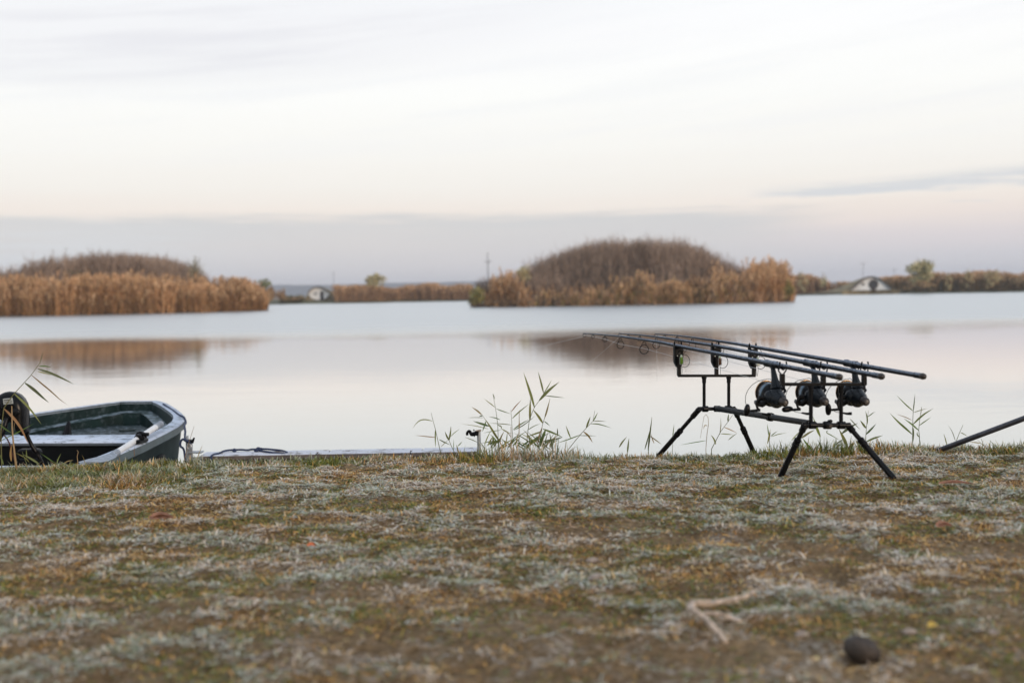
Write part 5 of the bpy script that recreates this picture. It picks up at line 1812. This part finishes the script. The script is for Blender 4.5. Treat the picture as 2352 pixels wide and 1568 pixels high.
reed_plant(w7, 5.08, [(1640, 935), (1628, 850), (1605, 745)], [((1640, 930), (1622, 830), (1600, 740), 24), ((1742, 780), (1640, 815), (1520, 838), 16), ((1690, 760), (1690, 715), (1688, 675), 16)],
           'short stiff shoot with one upright blade at the right foot of the clump')
reed_plant(w7, 5.19, [(1255, 930), (1256, 700), (1258, 478)], [((1258, 690), (1256, 640), (1258, 570), 14)], 'dead brown upright stalk in the middle of the clump', dry=True, stem_r=0.0026)
reed_plant(w7, 5.11, [(1168, 935), (1166, 800), (1164, 658)], [((1166, 780), (1130, 730), (1085, 700), 9)], 'shorter dead brown stalk left of the middle of the clump', dry=True, stem_r=0.0026)
# tangle low in the clump
for lab, x0, x1, nn in (('dense tangle of low reed leaves in the left half of the clump', 850, 1260, 30), ('dense tangle of low reed leaves in the right half of the clump', 1260, 1680, 32)):
    lv = []
    for k in range(nn):
        xx = random.uniform(x0, x1)
        a = random.uniform(-1.1, 1.1)
        L = random.uniform(90, 260)
        bx0, by0 = xx, random.uniform(840, 935)
        lv.append(((bx0, by0), (bx0 + math.sin(a) * L * 0.5, by0 - math.cos(a) * L * 0.55), (bx0 + math.sin(a) * L * 1.05, by0 - math.cos(a) * L * 0.95), random.uniform(8, 19)))
    reed_plant(w7, 5.12, [((x0 + x1) / 2, 945), ((x0 + x1) / 2 + 15, 820)], lv, lab)
# pair on the right
reed_plant(w8, 5.14, [(427, 870), (424, 700), (426, 520), (433, 355), (445, 250)],
           [((434, 352), (330, 265), (214, 143), 17), ((435, 370), (525, 340), (616, 317), 11), ((416, 470), (320, 425), (215, 392), 11), ((416, 652), (330, 575), (240, 500), (128, 378), 30), ((430, 524), (510, 445), (590, 378), (695, 318), 24), ((432, 570), (432, 680), (424, 792), 30),
            ((433, 355), (445, 250), (456, 128), 14)],
           'taller of two green reeds left of the slanting pole')
reed_plant(w8, 5.10, [(522, 840), (515, 700), (505, 595), (520, 450), (542, 300)],
           [((502, 602), (410, 520), (308, 446), 24), ((508, 541), (580, 490), (667, 430), 14), ((512, 692), (480, 655), (488, 620), 16), ((530, 400), (537, 350), (545, 290), 10)],
           'shorter of two green reeds left of the slanting pole, one curled leaf')
reed_plant(w8, 5.16, [(965, 870), (1000, 730), (1040, 630), (1085, 530)], [((985, 742), (945, 620), (890, 535), 10), ((1050, 630), (1095, 650), (1145, 680), 12), ((1310, 770), (1240, 760), (1165, 755), 15)],
           'thin grey reed rising behind the lower part of the slanting pole')
reed_plant(w8, 5.12, [(872, 860), (868, 780), (834, 655)], [((872, 790), (855, 720), (833, 650), 14)], 'short single blade just left of the slanting pole')
reed_plant(w8, 5.10, [(1425, 865), (1360, 810), (1320, 710)], [((1420, 862), (1365, 815), (1265, 720), 10), ((1440, 860), (1440, 820), (1450, 785), 10), ((1552, 856), (1490, 790), (1425, 726), 11)], 'bent thin reed under the slanting pole')
# behind the pod
reed_plant(w2, 5.05, [(1005, 1130), (1000, 1000), (945, 860), (925, 790)], [((1005, 1010), (965, 920), (925, 790), 32), ((800, 1022), (870, 970), (945, 932), 24), ((912, 1152), (860, 1090), (812, 1022), 26), ((690, 1050), (740, 990), (790, 940), 12)], 'green reed seen behind the left rear leg of the pod')
reed_plant(w2, 5.08, [(1300, 1160), (1270, 1060), (1215, 930)], [((1302, 1130), (1260, 1030), (1208, 925), 40), ((1150, 1152), (1200, 1110), (1250, 1075), 22), ((1310, 1142), (1340, 1100), (1382, 1066), 40), ((1240, 972), (1320, 910), (1412, 858), 34), ((1090, 940), (1040, 950), (1160, 1010), (1230, 1060), 14),
                                                                       ((1240, 1040), (1170, 1090), (1120, 1140), 14)], 'broad leaved reed seen between the two rear legs of the pod')
reed_plant(w2, 5.12, [(1495, 1160), (1500, 1000), (1510, 870), (1528, 725)], [((1502, 914), (1470, 870), (1438, 826), 24), ((1502, 982), (1560, 925), (1612, 866), 22), ((1515, 870), (1515, 800), (1495, 725), 18), ((1522, 790), (1560, 760), (1602, 732), 12), ((1502, 1062), (1590, 1020), (1685, 993), 24),
                                                                        ((1460, 1162), (1425, 1100), (1388, 1040), 26), ((1330, 815), (1390, 880), (1440, 930), 12)], 'upright reed beside the right rear leg of the pod')
reed_plant(w2, 5.02, [(1690, 1190), (1655, 1110), (1620, 1018)], [((1670, 1120), (1668, 1085), (1668, 1052), 12)], 'dead brown broken stalk right of the right rear leg', dry=True, stem_r=0.0030)
reed_plant(w2, 5.10, [(455, 1110), (450, 1050), (460, 960)], [((430, 1085), (445, 1000), (462, 920), 18), ((465, 1000), (500, 970), (540, 945), 11), ((470, 1005), (560, 975), (640, 967), 9), ((445, 1000), (435, 930), (425, 865), 12)], 'small reed below the reel of the nearest rod')
reed_plant(w1, 5.10, [(1318, 1180), (1360, 1100), (1402, 1020), (1470, 930), (1512, 868)], [((1468, 932), (1470, 890), (1476, 858), 14), ((1400, 1042), (1460, 1045), (1522, 1052), 9), ((1432, 982), (1490, 1005), (1552, 1036), 11), ((1392, 1050), (1405, 960), (1400, 890), 8), ((1355, 1140), (1340, 1090), (1310, 1050), 18), ((1470, 1100), (1510, 1065), (1555, 1035), 9),
                                                                             ((1265, 1105), (1140, 1125), (1030, 1145), 8)], 'thin reed with wispy leaves inside the front legs of the pod')
reed_plant(w1, 5.13, [(1265, 1185), (1275, 1050), (1290, 950), (1285, 890), (1268, 865), (1248, 885), (1235, 960), (1215, 1080)], [((1280, 970), (1255, 960), (1240, 1000), 9)], 'dry hooked stem bent over beside the left front leg', dry=True, stem_r=0.0012)
reed_plant(w1, 5.10, [(738, 1195), (750, 1060), (770, 890)], [((735, 1195), (752, 1030), (772, 885), 17), ((752, 1062), (800, 1095), (862, 1142), 11), ((705, 1185), (730, 1100), (750, 1010), 13), ((790, 1130), (765, 1070), (770, 1040), 10)], 'lone upright blade left of the left front leg of the pod')
reed_plant(w1, 5.12, [(958, 1190), (962, 1080), (973, 960)], [((960, 1080), (966, 1020), (974, 955), 9)], 'fine single stalk just behind the left front leg', stem_r=0.0012)
reed_plant(w1, 5.06, [(545, 1215), (552, 1150), (560, 1090)], [((545, 1215), (552, 1150), (560, 1080), 16), ((470, 1165), (500, 1115), (540, 1070), 16)], 'two short blades midway between the clump and the pod')
# foreground left, over the motor
reed_plant(w3, 4.78, [(20, 1360), (10, 1000), (45, 722), (120, 612), (160, 560), (350, 352), (452, 212), (478, 130)],
           [((438, 250), (510, 246), (582, 264), 19), ((428, 280), (560, 320), (680, 375), (745, 405), (835, 452), 31), ((428, 308), (500, 325), (585, 352), 13), ((358, 350), (500, 470), (600, 545), (680, 640), (765, 684), 18), ((284, 438), (400, 520), (480, 600), (556, 662), 38),
            ((163, 560), (300, 680), (395, 800), (468, 905), 26), ((42, 725), (150, 820), (250, 960), (322, 1132), 30), ((0, 905), (65, 960), (135, 1005), 24), ((20, 1082), (130, 1032), (260, 965), (390, 893), 11), ((455, 212), (472, 140), (492, 85), 9)],
           'tall reed arching right across the motor with long green leaves', stem_r=0.0020)
reed_plant(w3, 4.72, [(180, 1356), (155, 1150), (138, 950), (134, 698)], [((165, 880), (160, 960), (155, 1020), 9), ((130, 1320), (120, 1230), (132, 1130), 26)], 'thick straw coloured broken stem in front of the motor', dry=True, stem_r=0.0040)
reed_plant(w3, 4.75, [(300, 1345), (262, 1250), (255, 1215)], [((435, 1345), (350, 1290), (262, 1245), 24), ((305, 1290), (300, 1230), (298, 1180), 14), ((620, 1340), (540, 1285), (455, 1228), 14), ((330, 1330), (290, 1280), (175, 1225), 14), ((640, 1350), (660, 1290), (692, 1232), 12), ((40, 1360), (20, 1300), (0, 1240), 18)],
           'low spray of green grass blades under the motor')
reed_plant(w3, 4.85, [(880, 1330), (872, 1270), (885, 1215), (870, 1195)], [((960, 1340), (950, 1290), (925, 1250), 12), ((720, 1350), (760, 1320), (830, 1310), 12)], 'thin curled dry stem standing in front of the dark boat bench', dry=True, stem_r=0.0016)
reed_plant(w3, 4.9, [(1370, 1420), (1350, 1290), (1340, 1265)], [((1520, 1270), (1515, 1200), (1520, 1150), 7)], 'short dry stem below the oar', dry=True, stem_r=0.0016)
reed_plant(w3, 4.95, [(2080, 1320), (2130, 1120), (2195, 925)], [((2215, 1320), (2250, 1230), (2292, 1130), 9)], 'two dry straw stems leaning right in front of the mooring bracket', dry=True, stem_r=0.0014)

# ------------------------------------------------------------------ small things lying on the grass
g = ground_hit(*wr(1360, 610))
o = MB()
o.ell(g + Z3 * 0.018, 0.037, 0.027, 0.024, Matrix.Rotation(R(22), 3, 'Y') @ Matrix.Rotation(R(20), 3, 'Z'), 16, 10, 0.05)
tag(o.build('stone', M['stone'], None, True, g), 'rounded dark brown stone lying on the bare ground at the lower right', 'stone')
sp_ = [ground_hit(*wr(x, y)) + Z3 * h for x, y, h in ((700, 258, 0.022), (640, 300, 0.026), (560, 335, 0.030), (440, 365, 0.034), (340, 380, 0.038), (310, 400, 0.038), (340, 425, 0.034), (400, 445, 0.028), (450, 480, 0.022), (530, 550, 0.016))]
s_ = MB().tube(catmull(sp_, 3), list(np.interp(np.linspace(0, 1, 28), [0, 0.2, 0.5, 0.75, 1], [0.0030, 0.0062, 0.0084, 0.0066, 0.0048]) * (1 + 0.14 * np.sin(np.arange(28) * 2.3) * np.cos(np.arange(28) * 0.9))), 9)
sr = empty('forked_stick', sp_[5], 'pale dry forked stick lying on the frosted grass', 'stick')
s_.build('branch', M['stick'], sr)
tw = [ground_hit(*wr(x, y)) + Z3 * h for x, y, h in ((400, 405, 0.026), (500, 400, 0.022), (620, 425, 0.016))]
MB().tube(tw, [0.0052, 0.0048, 0.003], 8).build('twig', M['stick'], sr)
for lab, w, x, y, mat_, L, W_d, cat, nm, rz in (
        ('long reddish brown fallen leaf below the slanting pole', w8, 1010, 1345, 'deadleaf', 0.115, 0.016, 'leaf', 'fallen_leaf', -0.15),
        ('tiny bright orange leaf on the grass left of centre', crop(0, 1130, 2.613), 2035, 640, 'orangeleaf', 0.020, 0.011, 'leaf', 'fallen_leaf', 0.3),
        ('reddish brown curled leaf on the grass below the boat', crop(0, 1130, 2.613), 1060, 455, 'deadleaf', 0.07, 0.03, 'leaf', 'fallen_leaf', 0.1),
        ('small yellow leaf on the bare ground right of the dark stone', wr, 1800, 445, 'yellowleaf', 0.020, 0.012, 'leaf', 'fallen_leaf', 0.2),
        ('small rusty leaf on the grass at the right edge above the stone', crop(0, 0, 1.0), 2362, 1325, 'deadleaf', 0.05, 0.022, 'leaf', 'fallen_leaf', 0.2)):
    g = ground_hit(*w(x, y), 0.012)
    d_ = Vector((math.cos(rz), math.sin(rz), 0))
    n_ = Vector((-math.sin(rz), math.cos(rz), 0))
    m = MB()
    m.leaf([g - d_ * L / 2 + Z3 * 0.012, g + Z3 * 0.016 + n_ * 0.006, g + d_ * L / 2 + Z3 * 0.010], W_d, Vector((0.1, -0.5, 0.8)), fold=0.4)
    m.leaf([g - d_ * L * 0.4 + Z3 * 0.0105 + n_ * 0.004, g + Z3 * 0.0145 + n_ * 0.010, g + d_ * L * 0.45 + Z3 * 0.012], W_d * 0.9, Vector((-0.2, 0.4, 0.9)), fold=0.3)
    tag(m.build(nm, M[mat_], None, True, g), lab, cat)
for lab, x, y, r_ in (('pale pinkish pebble just right of the dark stone', 1650, 450, 0.012), ('small pale pebble near the right edge beyond the stone', 2170, 455, 0.010), ('flat grey pebble partly buried left of the stone', 990, 465, 0.012), ('pinkish pebble in worn turf just right of picture centre', -290, 12, 0.013), ('pale flat pebble below the pinkish one, blurred in the turf', -260, 130, 0.020)):
    g = ground_hit(*wr(x, y))
    tag(MB().ell(g + Z3 * r_ * 0.32, r_ * 1.2, r_ * 0.9, r_ * 0.6, None, 12, 8, 0.12).build('pebble', M['pebble'], None, True, g), lab, 'pebble', 'loose pebbles on the bank')
